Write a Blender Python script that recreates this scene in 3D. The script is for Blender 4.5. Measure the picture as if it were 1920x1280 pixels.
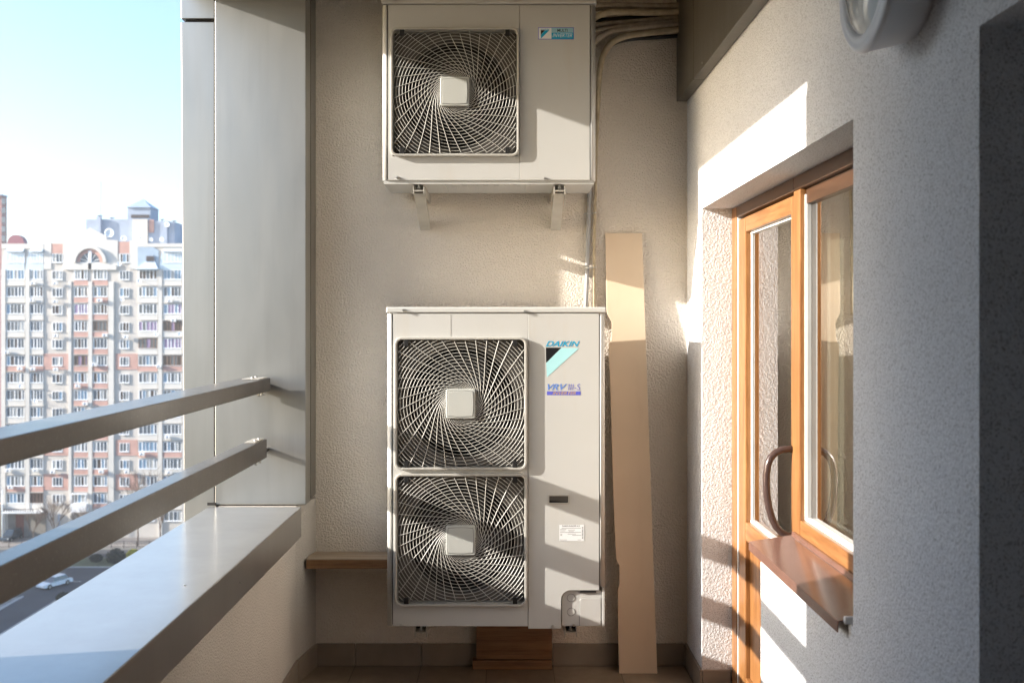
import bpy, bmesh, math, random
from mathutils import Vector, Matrix
random.seed(7)
R = math.radians
PI = math.pi
scene = bpy.context.scene
for o in list(bpy.data.objects):
    bpy.data.objects.remove(o)

# ------------------------------------------------------------------ camera
ZC = 1.555                       # eye height above the balcony floor
F = 1867.0                       # focal length in photo pixels (35 mm)
cam_d = bpy.data.cameras.new('camera')
cam = bpy.data.objects.new('camera', cam_d)
scene.collection.objects.link(cam)
cam.location = (0, 0, ZC)
cam.rotation_euler = (R(90), 0, 0)
cam_d.sensor_width = 36
cam_d.lens = 35
cam_d.shift_x = 10 / 1920
cam_d.shift_y = -32 / 1920
cam_d.clip_start = 0.05
cam_d.clip_end = 3000
cam_d.dof.use_dof = True
cam_d.dof.focus_distance = 4.15
cam_d.dof.aperture_fstop = 4.5
scene.camera = cam

# ------------------------------------------------------------------ world, sun, exposure
SX, SY, SZ = 1.0, 0.195, -0.355          # direction the sunlight travels
elev = math.atan(-SZ / math.hypot(SX, SY))
rot = math.atan2(-SX, -SY)
world = bpy.data.worlds.new("World")
scene.world = world
world.use_nodes = True
wn = world.node_tree.nodes
sky = wn.new('ShaderNodeTexSky')
sky.sky_type = 'NISHITA'
sky.sun_disc = False
sky.sun_elevation = elev
sky.sun_rotation = rot
sky.dust_density = 1.8
sky.ozone_density = 2.8
sky.air_density = 1.0
world.node_tree.links.new(sky.outputs[0], wn['Background'].inputs[0])
wn['Background'].inputs[1].default_value = 0.15
sun_d = bpy.data.lights.new('sun', 'SUN')
sun_d.energy = 4.8
sun_d.angle = R(0.5)
sun_d.color = (1.0, 0.93, 0.84)
sun = bpy.data.objects.new('sun', sun_d)
scene.collection.objects.link(sun)
sun.rotation_euler = Vector((SX, SY, SZ)).to_track_quat('-Z', 'Y').to_euler()
sun.location = (-20, 0, 12)
vs = scene.view_settings
vs.view_transform = 'Standard'
vs.look = 'None'
vs.exposure = 1.56
vs.gamma = 1
cy = scene.cycles
cy.use_denoising = True
cy.max_bounces = 10
cy.diffuse_bounces = 6
cy.glossy_bounces = 5
cy.transparent_max_bounces = 12
cy.sample_clamp_indirect = 6
cy.blur_glossy = 0.35
cy.caustics_reflective = True

# ------------------------------------------------------------------ helpers
def px(x, D): return (x - 950) * D / F
def pz(y, D): return ZC - (y - 608) * D / F

ORG = {}
class MB:
    """collects faces, then builds ONE mesh object"""
    def __init__(s): s.v = []; s.f = []; s.m = []; s.sm = []
    def add(s, vs_, fs, m=0, smooth=False):
        b = len(s.v); s.v += [Vector(p) for p in vs_]
        for f in fs:
            s.f.append([b + i for i in f]); s.m.append(m); s.sm.append(smooth)
        return s
    def box(s, x0, x1, y0, y1, z0, z1, m=0):
        if x0 > x1: x0, x1 = x1, x0
        if y0 > y1: y0, y1 = y1, y0
        if z0 > z1: z0, z1 = z1, z0
        v = [(x0,y0,z0),(x1,y0,z0),(x1,y1,z0),(x0,y1,z0),(x0,y0,z1),(x1,y0,z1),(x1,y1,z1),(x0,y1,z1)]
        return s.add(v, [(0,3,2,1),(4,5,6,7),(0,1,5,4),(1,2,6,5),(2,3,7,6),(3,0,4,7)], m)
    def prism(s, pts, a0, a1, axis='y', m=0, smooth=False):
        """pts: polygon in the plane normal to axis, extruded a0..a1"""
        def mk(p, a):
            if axis == 'y': return (p[0], a, p[1])
            if axis == 'x': return (a, p[0], p[1])
            return (p[0], p[1], a)
        n = len(pts)
        v = [mk(p, a0) for p in pts] + [mk(p, a1) for p in pts]
        b = len(s.v)
        s.add(v, [tuple(range(n)), tuple(range(2*n-1, n-1, -1))], m)
        s.add(v, [(i, i+n, (i+1) % n + n, (i+1) % n) for i in range(n)], m, smooth)
        return s
    def tube(s, pts, r, n=10, m=0, caps=True, closed=False):
        pts = [Vector(p) for p in pts]; k = len(pts)
        rs = r if isinstance(r, (list, tuple)) else [r]*k
        up = None; v = []
        for i, p in enumerate(pts):
            if closed: t = pts[(i+1) % k] - pts[i-1]
            else: t = pts[min(i+1, k-1)] - pts[max(i-1, 0)]
            t.normalize()
            if up is None:
                up = Vector((0,0,1)) if abs(t.z) < .9 else Vector((0,1,0))
            a = t.cross(up)
            if a.length < 1e-6: a = t.orthogonal()
            a.normalize(); up = a.cross(t).normalized()
            for j in range(n):
                q = 2*PI*j/n
                v.append(p + (a*math.cos(q) + up*math.sin(q))*rs[i])
        fs = []
        for i in range(k if closed else k-1):
            for j in range(n):
                i2 = (i+1) % k
                fs.append((i*n+j, i*n+(j+1) % n, i2*n+(j+1) % n, i2*n+j))
        s.add(v, fs, m, n > 5)
        if caps and not closed:
            s.add(v, [tuple(reversed(range(n))), tuple(range((k-1)*n, k*n))], m)
        return s
    def cyl(s, c, r, h, axis='y', n=24, m=0, r2=None):
        c = Vector(c); d = {'x': Vector((1,0,0)), 'y': Vector((0,1,0)), 'z': Vector((0,0,1))}[axis]
        return s.tube([c, c + d*h], [r, r if r2 is None else r2], n, m)
    def lathe(s, prof, c, axis='x', n=48, m=0):
        """prof: list of (radius, offset along axis)"""
        v = []
        for (r, h) in prof:
            for j in range(n):
                q = 2*PI*j/n
                if axis == 'x': v.append((c[0]+h, c[1]+r*math.cos(q), c[2]+r*math.sin(q)))
                elif axis == 'y': v.append((c[0]+r*math.cos(q), c[1]+h, c[2]+r*math.sin(q)))
                else: v.append((c[0]+r*math.cos(q), c[1]+r*math.sin(q), c[2]+h))
        fs = [(i*n+j, i*n+(j+1) % n, (i+1)*n+(j+1) % n, (i+1)*n+j) for i in range(len(prof)-1) for j in range(n)]
        return s.add(v, fs, m, True)
    def build(s, name, mats, parent=None, bevel=0, seg=2, origin=None, fix=True):
        if not isinstance(mats, (list, tuple)): mats = [mats]
        me = bpy.data.meshes.new(name)
        if parent is not None: org = ORG[parent.name]
        else:
            if origin is not None: org = Vector(origin)
            else:
                xs = [p.x for p in s.v]; ys = [p.y for p in s.v]; zs = [p.z for p in s.v]
                org = Vector(((min(xs)+max(xs))/2, (min(ys)+max(ys))/2, min(zs)))
        me.from_pydata([tuple(p - org) for p in s.v], [], s.f)
        for i, p in enumerate(me.polygons):
            p.material_index = s.m[i]; p.use_smooth = s.sm[i]
        for m in mats: me.materials.append(m)
        if fix:
            bm = bmesh.new(); bm.from_mesh(me)
            bmesh.ops.remove_doubles(bm, verts=bm.verts, dist=1e-6)
            bmesh.ops.recalc_face_normals(bm, faces=bm.faces)
            bm.to_mesh(me); bm.free()
        o = bpy.data.objects.new(name, me)
        scene.collection.objects.link(o)
        ORG[o.name] = org
        if parent is not None: o.parent = parent
        else: o.location = org
        if bevel:
            b = o.modifiers.new('bevel', 'BEVEL'); b.width = bevel; b.segments = seg
            b.limit_method = 'ANGLE'; b.angle_limit = R(40); b.harden_normals = False
        return o

def tag(o, label, cat, group=None):
    o['label'] = label; o['category'] = cat
    if group: o['group'] = group
    return o
def struct(o): o['kind'] = 'structure'; return o
def thing(name, label, cat, loc, group=None):
    o = bpy.data.objects.new(name, None); o.empty_display_size = .1
    scene.collection.objects.link(o); o.location = loc
    ORG[o.name] = Vector(loc)
    return tag(o, label, cat, group)
def copy_thing(root, loc, label, group=None):
    def rec(o, par):
        c = o.copy(); scene.collection.objects.link(c); c.parent = par
        for ch in o.children: rec(ch, c)
        return c
    c = rec(root, None); c.location = loc; c['label'] = label
    if group: c['group'] = group
    return c

def text_obj(body, x0, x1, z0, z1, y, mat, parent, name='lettering', shear=0.0, bold=0.0, font_w=None):
    """flat letters standing in the XZ plane, facing the camera side (-Y)"""
    cu = bpy.data.curves.new(name, 'FONT'); cu.body = body; cu.size = 1
    cu.offset = bold; cu.shear = shear; cu.fill_mode = 'FRONT'
    t = bpy.data.objects.new('tmp', cu); scene.collection.objects.link(t)
    dg = bpy.context.evaluated_depsgraph_get(); dg.update()
    me = bpy.data.meshes.new_from_object(t.evaluated_get(dg))
    bpy.data.objects.remove(t); bpy.data.curves.remove(cu)
    xs = [v.co.x for v in me.vertices]; ys = [v.co.y for v in me.vertices]
    ax, bx_, ay, by = min(xs), max(xs), min(ys), max(ys)
    org = ORG[parent.name]
    for v in me.vertices:
        X = x0 + (v.co.x-ax)/(bx_-ax)*(x1-x0); Z = z0 + (v.co.y-ay)/(by-ay)*(z1-z0)
        v.co = Vector((X, y, Z)) - org
    me.name = name
    me.materials.clear(); me.materials.append(mat)
    o = bpy.data.objects.new(name, me); scene.collection.objects.link(o); o.parent = parent
    ORG[o.name] = org
    return o

# ------------------------------------------------------------------ materials
def new_mat(name):
    m = bpy.data.materials.new(name); m.use_nodes = True
    nt = m.node_tree; return m, nt, nt.nodes, nt.links, nt.nodes['Principled BSDF']
def coords(nt, scale=(1,1,1)):
    tc = nt.nodes.new('ShaderNodeTexCoord'); mp = nt.nodes.new('ShaderNodeMapping')
    g = nt.nodes.new('ShaderNodeNewGeometry')
    nt.links.new(g.outputs['Position'], mp.inputs[0]); mp.inputs['Scale'].default_value = scale
    return mp.outputs[0]
def noise(nt, co, scale, detail=4, rough=.55):
    n = nt.nodes.new('ShaderNodeTexNoise'); n.inputs['Scale'].default_value = scale
    n.inputs['Detail'].default_value = detail; n.inputs['Roughness'].default_value = rough
    nt.links.new(co, n.inputs['Vector']); return n.outputs['Fac']
def ramp(nt, fac, stops):
    r = nt.nodes.new('ShaderNodeValToRGB'); e = r.color_ramp.elements
    while len(e) < len(stops): e.new(.5)
    for i, (p, c) in enumerate(stops):
        e[i].position = p; e[i].color = (*c, 1) if len(c) == 3 else c
    nt.links.new(fac, r.inputs[0]); return r.outputs[0]
def mixc(nt, fac, a, b, mode='MIX'):
    n = nt.nodes.new('ShaderNodeMix'); n.data_type = 'RGBA'; n.blend_type = mode
    for sock, val in ((n.inputs[0], fac), (n.inputs[6], a), (n.inputs[7], b)):
        if hasattr(val, 'links'): nt.links.new(val, sock)
        elif isinstance(val, (int, float)): sock.default_value = val
        else: sock.default_value = (*val, 1)
    return n.outputs[2]
def bump(nt, bsdf, height, strength, dist):
    b = nt.nodes.new('ShaderNodeBump'); b.inputs['Strength'].default_value = strength
    b.inputs['Distance'].default_value = dist
    nt.links.new(height, b.inputs['Height']); nt.links.new(b.outputs[0], bsdf.inputs['Normal'])
def simple(name, col, rough=.5, metal=0.0, var=.08, vscale=6, bmp=0, bscale=200, spec=.5, dirt=None):
    m, nt, N, L, B = new_mat(name)
    co = coords(nt)
    n = noise(nt, co, vscale, 5)
    dark = tuple(c*(1-var) for c in col); light = tuple(min(1, c*(1+var)) for c in col)
    c = ramp(nt, n, [(.3, dark), (.7, light)])
    if dirt:
        d = noise(nt, coords(nt, (1, 1, .25)), 9, 6, .7)
        dm = ramp(nt, d, [(.55, (0,0,0)), (.75, (1,1,1))])
        mm = nt.nodes.new('ShaderNodeMath'); mm.operation = 'MULTIPLY'; mm.inputs[1].default_value = dirt[0]
        L.new(dm, mm.inputs[0])
        c = mixc(nt, mm.outputs[0], c, dirt[1])
    L.new(c, B.inputs['Base Color'])
    B.inputs['Roughness'].default_value = rough; B.inputs['Metallic'].default_value = metal
    B.inputs['Specular IOR Level'].default_value = spec
    if bmp: bump(nt, B, noise(nt, co, bscale, 3), bmp, .002)
    return m

def plaster(name, base, speck=0.0, gs=150, depth=.006, stain=.12):
    m, nt, N, L, B = new_mat(name)
    co = coords(nt)
    big = noise(nt, co, 1.6, 5, .6)
    c = ramp(nt, big, [(.3, tuple(x*(1-stain) for x in base)), (.65, base)])
    if speck:
        s = noise(nt, co, gs*1.15, 2, .6)
        sm = ramp(nt, s, [(.36, (1,1,1)), (.47, (0,0,0))])
        mm = nt.nodes.new('ShaderNodeMath'); mm.operation = 'MULTIPLY'; mm.inputs[1].default_value = speck
        L.new(sm, mm.inputs[0])
        c = mixc(nt, mm.outputs[0], c, (.13,.12,.11))
    L.new(c, B.inputs['Base Color']); B.inputs['Roughness'].default_value = .95
    B.inputs['Specular IOR Level'].default_value = .2
    # coarse roller-applied texture: blobs plus grain
    n1 = noise(nt, co, gs*.62, 2, .5); n2 = noise(nt, co, gs*1.7, 2, .5)
    r1 = ramp(nt, n1, [(.38, (0,0,0)), (.62, (1,1,1))])
    a = nt.nodes.new('ShaderNodeMath'); a.operation = 'MULTIPLY_ADD'
    L.new(r1, a.inputs[0]); a.inputs[1].default_value = .75
    b2 = nt.nodes.new('ShaderNodeMath'); b2.operation = 'MULTIPLY'; b2.inputs[1].default_value = .35
    L.new(n2, b2.inputs[0]); L.new(b2.outputs[0], a.inputs[2])
    bump(nt, B, a.outputs[0], 1.0, depth)
    return m

def woodmat(name, c1, c2, rough=.4, axis='z', scale=1.0, bands=1.0):
    m, nt, N, L, B = new_mat(name)
    sc = {'z': (26, 26, 1.6), 'x': (1.6, 26, 26), 'y': (26, 1.6, 26)}[axis]
    co = coords(nt, tuple(k*scale for k in sc))
    n = noise(nt, co, 1.6*bands, 7, .62)
    n2 = noise(nt, co, 9, 3, .5)
    c = ramp(nt, n, [(.35, c1), (.6, c2)])
    c = mixc(nt, .25, c, ramp(nt, n2, [(.4, c1), (.6, c2)]))
    L.new(c, B.inputs['Base Color']); B.inputs['Roughness'].default_value = rough
    bump(nt, B, n2, .15, .0008)
    return m

def tilemat(name, base, w=.3, h=.3, ox=0, oy=0, floor=True):
    m, nt, N, L, B = new_mat(name)
    g = nt.nodes.new('ShaderNodeNewGeometry'); mp = nt.nodes.new('ShaderNodeMapping')
    L.new(g.outputs['Position'], mp.inputs[0]); mp.inputs['Location'].default_value = (ox, oy, 0)
    br = nt.nodes.new('ShaderNodeTexBrick'); br.offset = 0; br.squash = 1
    L.new(mp.outputs[0], br.inputs['Vector'])
    br.inputs['Scale'].default_value = 1; br.inputs['Brick Width'].default_value = w
    br.inputs['Row Height'].default_value = h; br.inputs['Mortar Size'].default_value = .0028
    br.inputs['Color1'].default_value = (*base, 1)
    br.inputs['Color2'].default_value = (*[k*.88 for k in base], 1)
    br.inputs['Mortar'].default_value = (*[k*.45 for k in base], 1)
    n = noise(nt, mp.outputs[0], 14, 6, .65)
    c = mixc(nt, 1.0, br.outputs['Color'], ramp(nt, n, [(.3, (.78,.78,.78)), (.7, (1.1,1.1,1.1))]), 'MULTIPLY')
    L.new(c, B.inputs['Base Color']); B.inputs['Roughness'].default_value = .38
    inv = nt.nodes.new('ShaderNodeMath'); inv.operation = 'SUBTRACT'; inv.inputs[0].default_value = 1
    L.new(br.outputs['Fac'], inv.inputs[1]); bump(nt, B, inv.outputs[0], .6, .003)
    return m

def glassmat(name, ior=1.9, tint=(.93,.96,.94)):
    m = bpy.data.materials.new(name); m.use_nodes = True
    nt = m.node_tree; nt.nodes.clear()
    out = nt.nodes.new('ShaderNodeOutputMaterial'); mx = nt.nodes.new('ShaderNodeMixShader')
    tr = nt.nodes.new('ShaderNodeBsdfTransparent'); gl = nt.nodes.new('ShaderNodeBsdfGlossy')
    lw = nt.nodes.new('ShaderNodeLayerWeight'); lw.inputs[0].default_value = .5
    pw = nt.nodes.new('ShaderNodeMath'); pw.operation = 'POWER'; pw.inputs[1].default_value = 1.3
    fr = nt.nodes.new('ShaderNodeMath'); fr.operation = 'MULTIPLY_ADD'; fr.inputs[1].default_value = .82; fr.inputs[2].default_value = .14
    nt.links.new(lw.outputs['Facing'], pw.inputs[0]); nt.links.new(pw.outputs[0], fr.inputs[0])
    tr.inputs[0].default_value = (*tint, 1); gl.inputs['Roughness'].default_value = 0.0
    nt.links.new(fr.outputs[0], mx.inputs[0]); nt.links.new(tr.outputs[0], mx.inputs[1])
    nt.links.new(gl.outputs[0], mx.inputs[2]); nt.links.new(mx.outputs[0], out.inputs[0])
    return m

def cladding(name, col, rough=.38, metal=.55, coat=0):
    m, nt, N, L, B = new_mat(name)
    co = coords(nt, (1, 1, .35)); n = noise(nt, co, 5, 5)
    c = ramp(nt, n, [(.3, tuple(k*.93 for k in col)), (.7, tuple(k*1.05 for k in col))])
    du = ramp(nt, noise(nt, coords(nt), 95, 8, .75), [(.56, (0,0,0)), (.72, (.30,.30,.30))])
    st = ramp(nt, noise(nt, coords(nt, (1,1,.06)), 22, 5, .6), [(.5, (0,0,0)), (.8, (.16,.16,.16))])
    c = mixc(nt, du, c, (.45,.43,.40)); c = mixc(nt, st, c, (.22,.20,.18))
    L.new(c, B.inputs['Base Color']); B.inputs['Metallic'].default_value = metal
    B.inputs['Coat Weight'].default_value = coat; B.inputs['Coat Roughness'].default_value = .2
    r = ramp(nt, noise(nt, coords(nt, (1,1,.2)), 14, 6), [(.3, (rough*.95,)*3), (.7, (rough*1.06,)*3)])
    L.new(r, B.inputs['Roughness'])
    bump(nt, B, noise(nt, coords(nt, (1,1,.5)), 1.5, 1), .03, .01)
    return m

M = {}
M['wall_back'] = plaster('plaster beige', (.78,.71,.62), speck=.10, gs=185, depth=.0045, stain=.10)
M['wall_side'] = plaster('plaster light', (.73,.74,.76), speck=.55, gs=200, depth=.0016, stain=.10)
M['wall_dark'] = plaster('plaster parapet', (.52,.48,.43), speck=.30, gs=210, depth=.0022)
M['cap'] = cladding('anodised cap', (.34,.335,.325), .30, .5, .7)
M['clad'] = cladding('anodised column', (.42,.415,.395), .45, 1.0)
M['trim'] = cladding('anodised dark trim', (.22,.205,.18), .42, .6)
M['rail'] = cladding('brushed rail', (.11,.10,.092), .40, .35, .6)
M['box'] = cladding('soffit cladding', (.14,.128,.11), .40, .6)
M['black'] = simple('black plastic', (.012,.012,.012), .5)
M['dark'] = simple('dark gap', (.02,.018,.016), .8)
M['unit'] = simple('ivory enamel', (.53,.53,.51), .38, var=.03, vscale=3, dirt=(.28,(.50,.44,.36)))
M['unit_lid'] = simple('ivory lid enamel', (.56,.56,.54), .35, var=.03)
M['wire'] = simple('ivory coated wire', (.43,.42,.385), .4, var=.06, vscale=20)
M['hub'] = simple('hub cap plastic', (.47,.48,.45), .4, var=.02)
M['plate'] = simple('dusty grey plate', (.075,.068,.06), .7, var=.25, vscale=18)
M['cavity'] = simple('dark fan cavity', (.003,.003,.003), .8)
M['blade'] = simple('dark fan blade', (.006,.005,.005), .5)
M['coil'] = simple('steel ring', (.06,.055,.05), .4, .5)
M['galv'] = simple('painted bracket steel', (.50,.48,.43), .45, .25, var=.12, vscale=14, dirt=(.4,(.30,.22,.15)))
M['zinc'] = simple('zinc bolt', (.55,.55,.53), .32, .85)
M['pipe'] = simple('taped insulation', (.42,.35,.24), .85, var=.2, vscale=30, bmp=.5, bscale=90)
M['pipe2'] = simple('grey taped insulation', (.30,.25,.19), .85, var=.25, vscale=30, bmp=.5, bscale=90)
M['conduit'] = simple('grey corrugated conduit', (.36,.36,.36), .5)
M['board'] = simple('cream coated board', (.64,.51,.375), .42, var=.05, vscale=3, dirt=(.2,(.42,.30,.2)))
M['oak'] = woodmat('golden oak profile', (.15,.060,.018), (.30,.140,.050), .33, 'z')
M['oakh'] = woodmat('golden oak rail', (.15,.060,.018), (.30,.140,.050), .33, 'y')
M['oak_shade'] = woodmat('oak with painted lintel shade', (.045,.022,.012), (.075,.036,.018), .35, 'y')  # oak darkened: lintel shade painted into the head frame colour
M['plank'] = woodmat('old varnished plank', (.15,.07,.030), (.31,.165,.072), .45, 'x')
M['planktop'] = woodmat('dusty plank', (.26,.19,.13), (.42,.34,.26), .7, 'x')
M['seal'] = simple('white glazing bead', (.75,.76,.76), .35)
M['glass'] = glassmat('window glass', 3.2)
M['sill'] = simple('brown powder coated sill', (.17,.09,.068), .17, .15, var=.12, vscale=9, spec=.8)
M['handle'] = simple('brown metallic handle', (.065,.042,.038), .2, .2)
M['floor'] = tilemat('floor tile', (.27,.205,.145), ox=.69-.3*3, oy=-4.53)
M['skirt'] = simple('skirting tile', (.245,.20,.155), .4, var=.12, vscale=10)
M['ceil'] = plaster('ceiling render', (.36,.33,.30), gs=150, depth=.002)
M['lampbody'] = simple('white lamp housing', (.78,.79,.81), .42, var=.03)
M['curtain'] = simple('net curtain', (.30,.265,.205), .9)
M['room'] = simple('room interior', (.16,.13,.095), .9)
M['cyan'] = simple('cyan print', (.0,.36,.62), .4, var=.02)
M['pale'] = simple('pale cyan print', (.40,.72,.76), .4, var=.02)
M['blackp'] = simple('black print', (.01,.01,.012), .4, var=.02)
M['violet'] = simple('violet print', (.11,.12,.56), .4, var=.02)
M['vblue'] = simple('blue print', (.13,.25,.62), .4, var=.02)
M['label'] = simple('white sticker', (.80,.82,.83), .35, var=.02)
M['lblue'] = simple('light blue sticker', (.32,.55,.66), .35, var=.02)
M['orange'] = simple('tan print', (.45,.30,.16), .4, var=.02)

# ------------------------------------------------------------------ balcony shell
Y_B = 4.55      # back wall
XR = .825       # right wall plane
XL = -.915      # parapet plane
fl = MB().box(XL-.3, 1.05, -2, 4.75, -.25, 0).build('balcony_floor', M['floor']); struct(fl)

tag(MB().box(-.95, 1.3, Y_B, 4.8, -.1, 3.3).build('back_wall', M['wall_back']),
    'rough beige plastered end wall behind the two outdoor units', 'wall')
tag(MB().box(-1.5, 1.3, -2.2, -2, -.1, 3.3).build('rear_wall', M['wall_back']),
    'plain plastered end wall behind the viewer', 'wall')

YD0, YW0, YW1, YO1, YO0 = 4.205, 3.232, 2.37, 1.738, .75
ZL = 2.043
w = MB()
T1 = XR + .30
w.box(XR, T1, YD0, Y_B-.0, 0, 3.05)                 # far pier
w.box(XR, T1, YW1, YD0, ZL, 3.05)                   # over door and window
w.box(XR, T1, YO1, YW1, 0, 3.05)                    # pier beside the lamp
w.box(XR, T1, YW1, YW0, 0, .835)                    # below the window
w.box(XR, T1, YO0, YO1, 2.075, 3.05)
w.box(XR, T1, -2, YO0, 0, 3.05)
w.box(XR+.16, T1, YO0, YO1, 0, 2.075)               # blind niche
tag(w.build('side_wall', M['wall_side'], fix=False), 'speckled white plastered side wall with the door and window opening', 'wall')

tag(MB().box(-1.299, 1.3, -2.2, 4.8, 3.05, 3.35).build('ceiling', M['ceil']), 'shaded concrete slab over the balcony', 'ceiling')
# beam over the opening
XB = -1.30
tag(MB().box(-1.40, XB, -2, 4.329, 2.494+.013+.355*1.40, 3.35).build('edge_beam', M['clad'], bevel=.003), 'grey clad beam above the balcony opening', 'beam')

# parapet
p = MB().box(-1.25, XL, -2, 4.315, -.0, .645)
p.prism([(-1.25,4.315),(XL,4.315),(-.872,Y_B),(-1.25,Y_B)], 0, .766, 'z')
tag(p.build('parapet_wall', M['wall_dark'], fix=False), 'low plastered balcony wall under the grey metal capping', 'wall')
ZCAP = ZC - .786
cap = thing('parapet_cap', 'wide grey metal capping with dark fascia on the low wall', 'capping', (-1.08, 1.2, .64))
MB().box(-1.285, -.885, -2, 4.292, .64, ZCAP).build('cap_sheet', M['cap'], cap, bevel=.003)
MB().cyl((-.97, 3.0, ZCAP+.001), .004, .002, 'z', 8).build('rivet', M['zinc'], cap)
MB().cyl((-.8835, 3.3, .70), .004, .002, 'x', 8).build('rivet', M['zinc'], cap)

# far column
col = thing('clad_column', 'grey metal clad column between the opening and the end wall', 'column', (-1.07, 4.44, ZCAP))
MB().box(-1.269, -.8735, 4.33, 4.428, ZCAP+.002, 3.049).build('main_panel', M['clad'], col, bevel=.003)
MB().box(-1.2, -.885, 4.428, 4.436, ZCAP+.002, 3.049).build('shadow_gap', M['dark'], col)
MB().box(-1.2, -.872, 4.436, 4.549, ZCAP+.012, 3.049).build('side_trim', M['trim'], col, bevel=.002)
def leanbox(x0a, x0b, x1, y0, y1, z0, z1):
    """left edge at x0a (bottom) / x0b (top)"""
    return MB().add([(x0a,y0,z0),(x1,y0,z0),(x1,y1,z0),(x0a,y1,z0),(x0b,y0,z1),(x1,y0,z1),(x1,y1,z1),(x0b,y1,z1)],
                    [(0,3,2,1),(4,5,6,7),(0,1,5,4),(1,2,6,5),(2,3,7,6),(3,0,4,7)])
leanbox(-1.405, -1.427, -1.2745, 4.36, 4.7, -.5, 2.878).build('outer_panel', M['clad'], col, bevel=.003)
leanbox(-1.427, -1.43, -1.2745, 4.36, 4.7, 2.892, 3.35).build('outer_panel', M['clad'], col, bevel=.003)
MB().box(-1.2742, -1.2693, 4.332, 4.42, ZCAP+.01, 3.04).build('shadow_gap', M['dark'], col)
MB().box(-1.41, -1.28, 4.375, 4.69, 2.878, 2.892).build('shadow_gap', M['dark'], col)
MB().box(-1.30, -1.265, 4.322, 4.331, ZCAP+.001, ZCAP+.012).build('shadow_gap', M['dark'], col)
# near column, out of the picture, closes the opening
XN, YN = -1.302, 2.275
nc = MB().box(-1.6, XN, -2, YN, -.5, 3.049)
tag(nc.build('near_column', M['clad'], bevel=.003), 'grey metal clad column at the near end of the opening', 'column')

# rails
def rail(label, x0, x1, z0, z1, y1, plate):
    r = thing('guard_rail', label, 'railing', ((x0+x1)/2, 1.2, z0), 'grey steel guard rails above the parapet')
    MB().box(x0, x1, -1.9, y1, z0, z1).build('bar', M['rail'], r, bevel=.003)
    xm = (x0+x1)/2
    pl = MB().box(xm-.022, x1-.008, y1-.16, y1-.02, z1+.0005, z1+.0045).build('fixing_plate', M['galv'], r, bevel=.001)
    for k in (0, 1):
        yy = y1-.115+k*.062
        MB().cyl((xm+.012, yy, z1+.004), .008, .005, 'z', 6).build('bolt', M['zinc'], pl)
        MB().cyl((x1-.02, yy, z0-.016), .0075, .016, 'z', 6).build('bolt', M['zinc'], pl)
    MB().box(x0+.01, x1-.012, y1, 4.329, z0+.018, z0+.030).build('bracket', M['dark'], r)
    return r
rail('upper flat grey metal rail running into the column', -1.140, -1.020, ZC-.281*1.02, ZC-.226*1.02, 4.30, 0)
rail('lower narrow grey metal rail just above the capping', -1.083, -1.020, ZC-.555*1.02, ZC-.477*1.02, 4.235, 0)

# skirting
sk = thing('skirting', 'brown tile skirting along the foot of the walls', 'skirting', (0, 4.5, 0))
ZS = .101
xs = [-.868, -.69]
while xs[-1] < XR-.3: xs.append(xs[-1]+.3)
xs.append(XR)
m = MB()
for a, b in zip(xs, xs[1:]): m.box(a+.0013, b-.0013, 4.538, 4.549, .001, ZS)
m.build('back_run', M['skirt'], sk, bevel=.0015)
m = MB()
m.box(XR-.012, XR-.001, 4.205-.012, 4.36, .001, ZS); m.box(XR-.012, XR-.001, 4.363, 4.537, .001, ZS)
m.box(XR+.0005, XR+.12, 4.192, 4.2035, .001, ZS)
m.build('right_run', M['skirt'], sk, bevel=.0015)
m = MB()
m.prism([(XL+.001,4.315),(XL+.012,4.312),(-.862,4.537),(-.874,4.549)], .001, ZS, 'z')
for k in range(8): m.box(XL+.0005, XL+.012, 4.309-.3*(k+1)+.0026, 4.309-.3*k, .001, ZS)
m.build('left_run', M['skirt'], sk, bevel=.0015)

# soffit box, top right
fb = thing('soffit_box', 'brown metal clad box along the top of the side wall', 'cladding', (.80, 3.0, 2.571))
ZF = ZC + 417*4.55/F
MB().box(.776, XR-.001, 4.143, 4.549, ZF, 3.049).build('panel', M['box'], fb, bevel=.002)
MB().box(.776, XR-.001, 1.2, 4.139, ZF, 3.049).build('panel', M['box'], fb, bevel=.002)
for yy in (3.95, 3.1, 2.4): MB().cyl((.7745, yy, ZF+.02), .004, .003, 'x', 8).build('rivet', M['zinc'], fb)

# ------------------------------------------------------------------ door and window
XF = .95
def member(mb, x0, x1, y0, y1, z0, z1): mb.box(x0, x1, y0, y1, z0, z1)
door = thing('balcony_door', 'oak coloured glazed balcony door with curved brown pull handle', 'door', (1.0, 3.75, 0))
f = MB()
f.box(XF, 1.04, 4.12, 4.203, .001, ZL-.001)
f.box(XF, 1.04, 3.30, 4.12, .001, .05)
fr_ = f.build('door_frame', M['oak'], door, bevel=.003)
MB().box(XF, 1.04, 3.30, 4.119, 1.995, ZL-.001).build('head_frame', M['oak_shade'], door, bevel=.003)
MB().box(XF+.004, 1.03, 4.106, 4.119, .051, 1.994).build('seal', M['seal'], door)
lf = MB()
XLf = .957
lf.box(XLf, 1.03, 3.99, 4.105, .055, 1.985)
lf.box(XLf, 1.03, 3.272, 3.352, .055, 1.985)
leaf = lf.build('door_leaf', M['oak'], door, bevel=.004)
lh = MB()
lh.box(XLf, 1.029, 3.353, 3.989, 1.925, 1.985)
lh.box(XLf, 1.029, 3.353, 3.989, .690, .765)
lh.box(XLf, 1.029, 3.353, 3.989, .055, .14)
lh.build('rail', M['oakh'], leaf, bevel=.003)
lp = MB()
lp.box(.975, 1.0, 3.36, 3.988, .139, .69)
lp.build('lower_panel', M['oak'], leaf, bevel=.002)
gb = MB()
gb.box(.979, .984, 3.976, 3.989, .766, 1.924)
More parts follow.
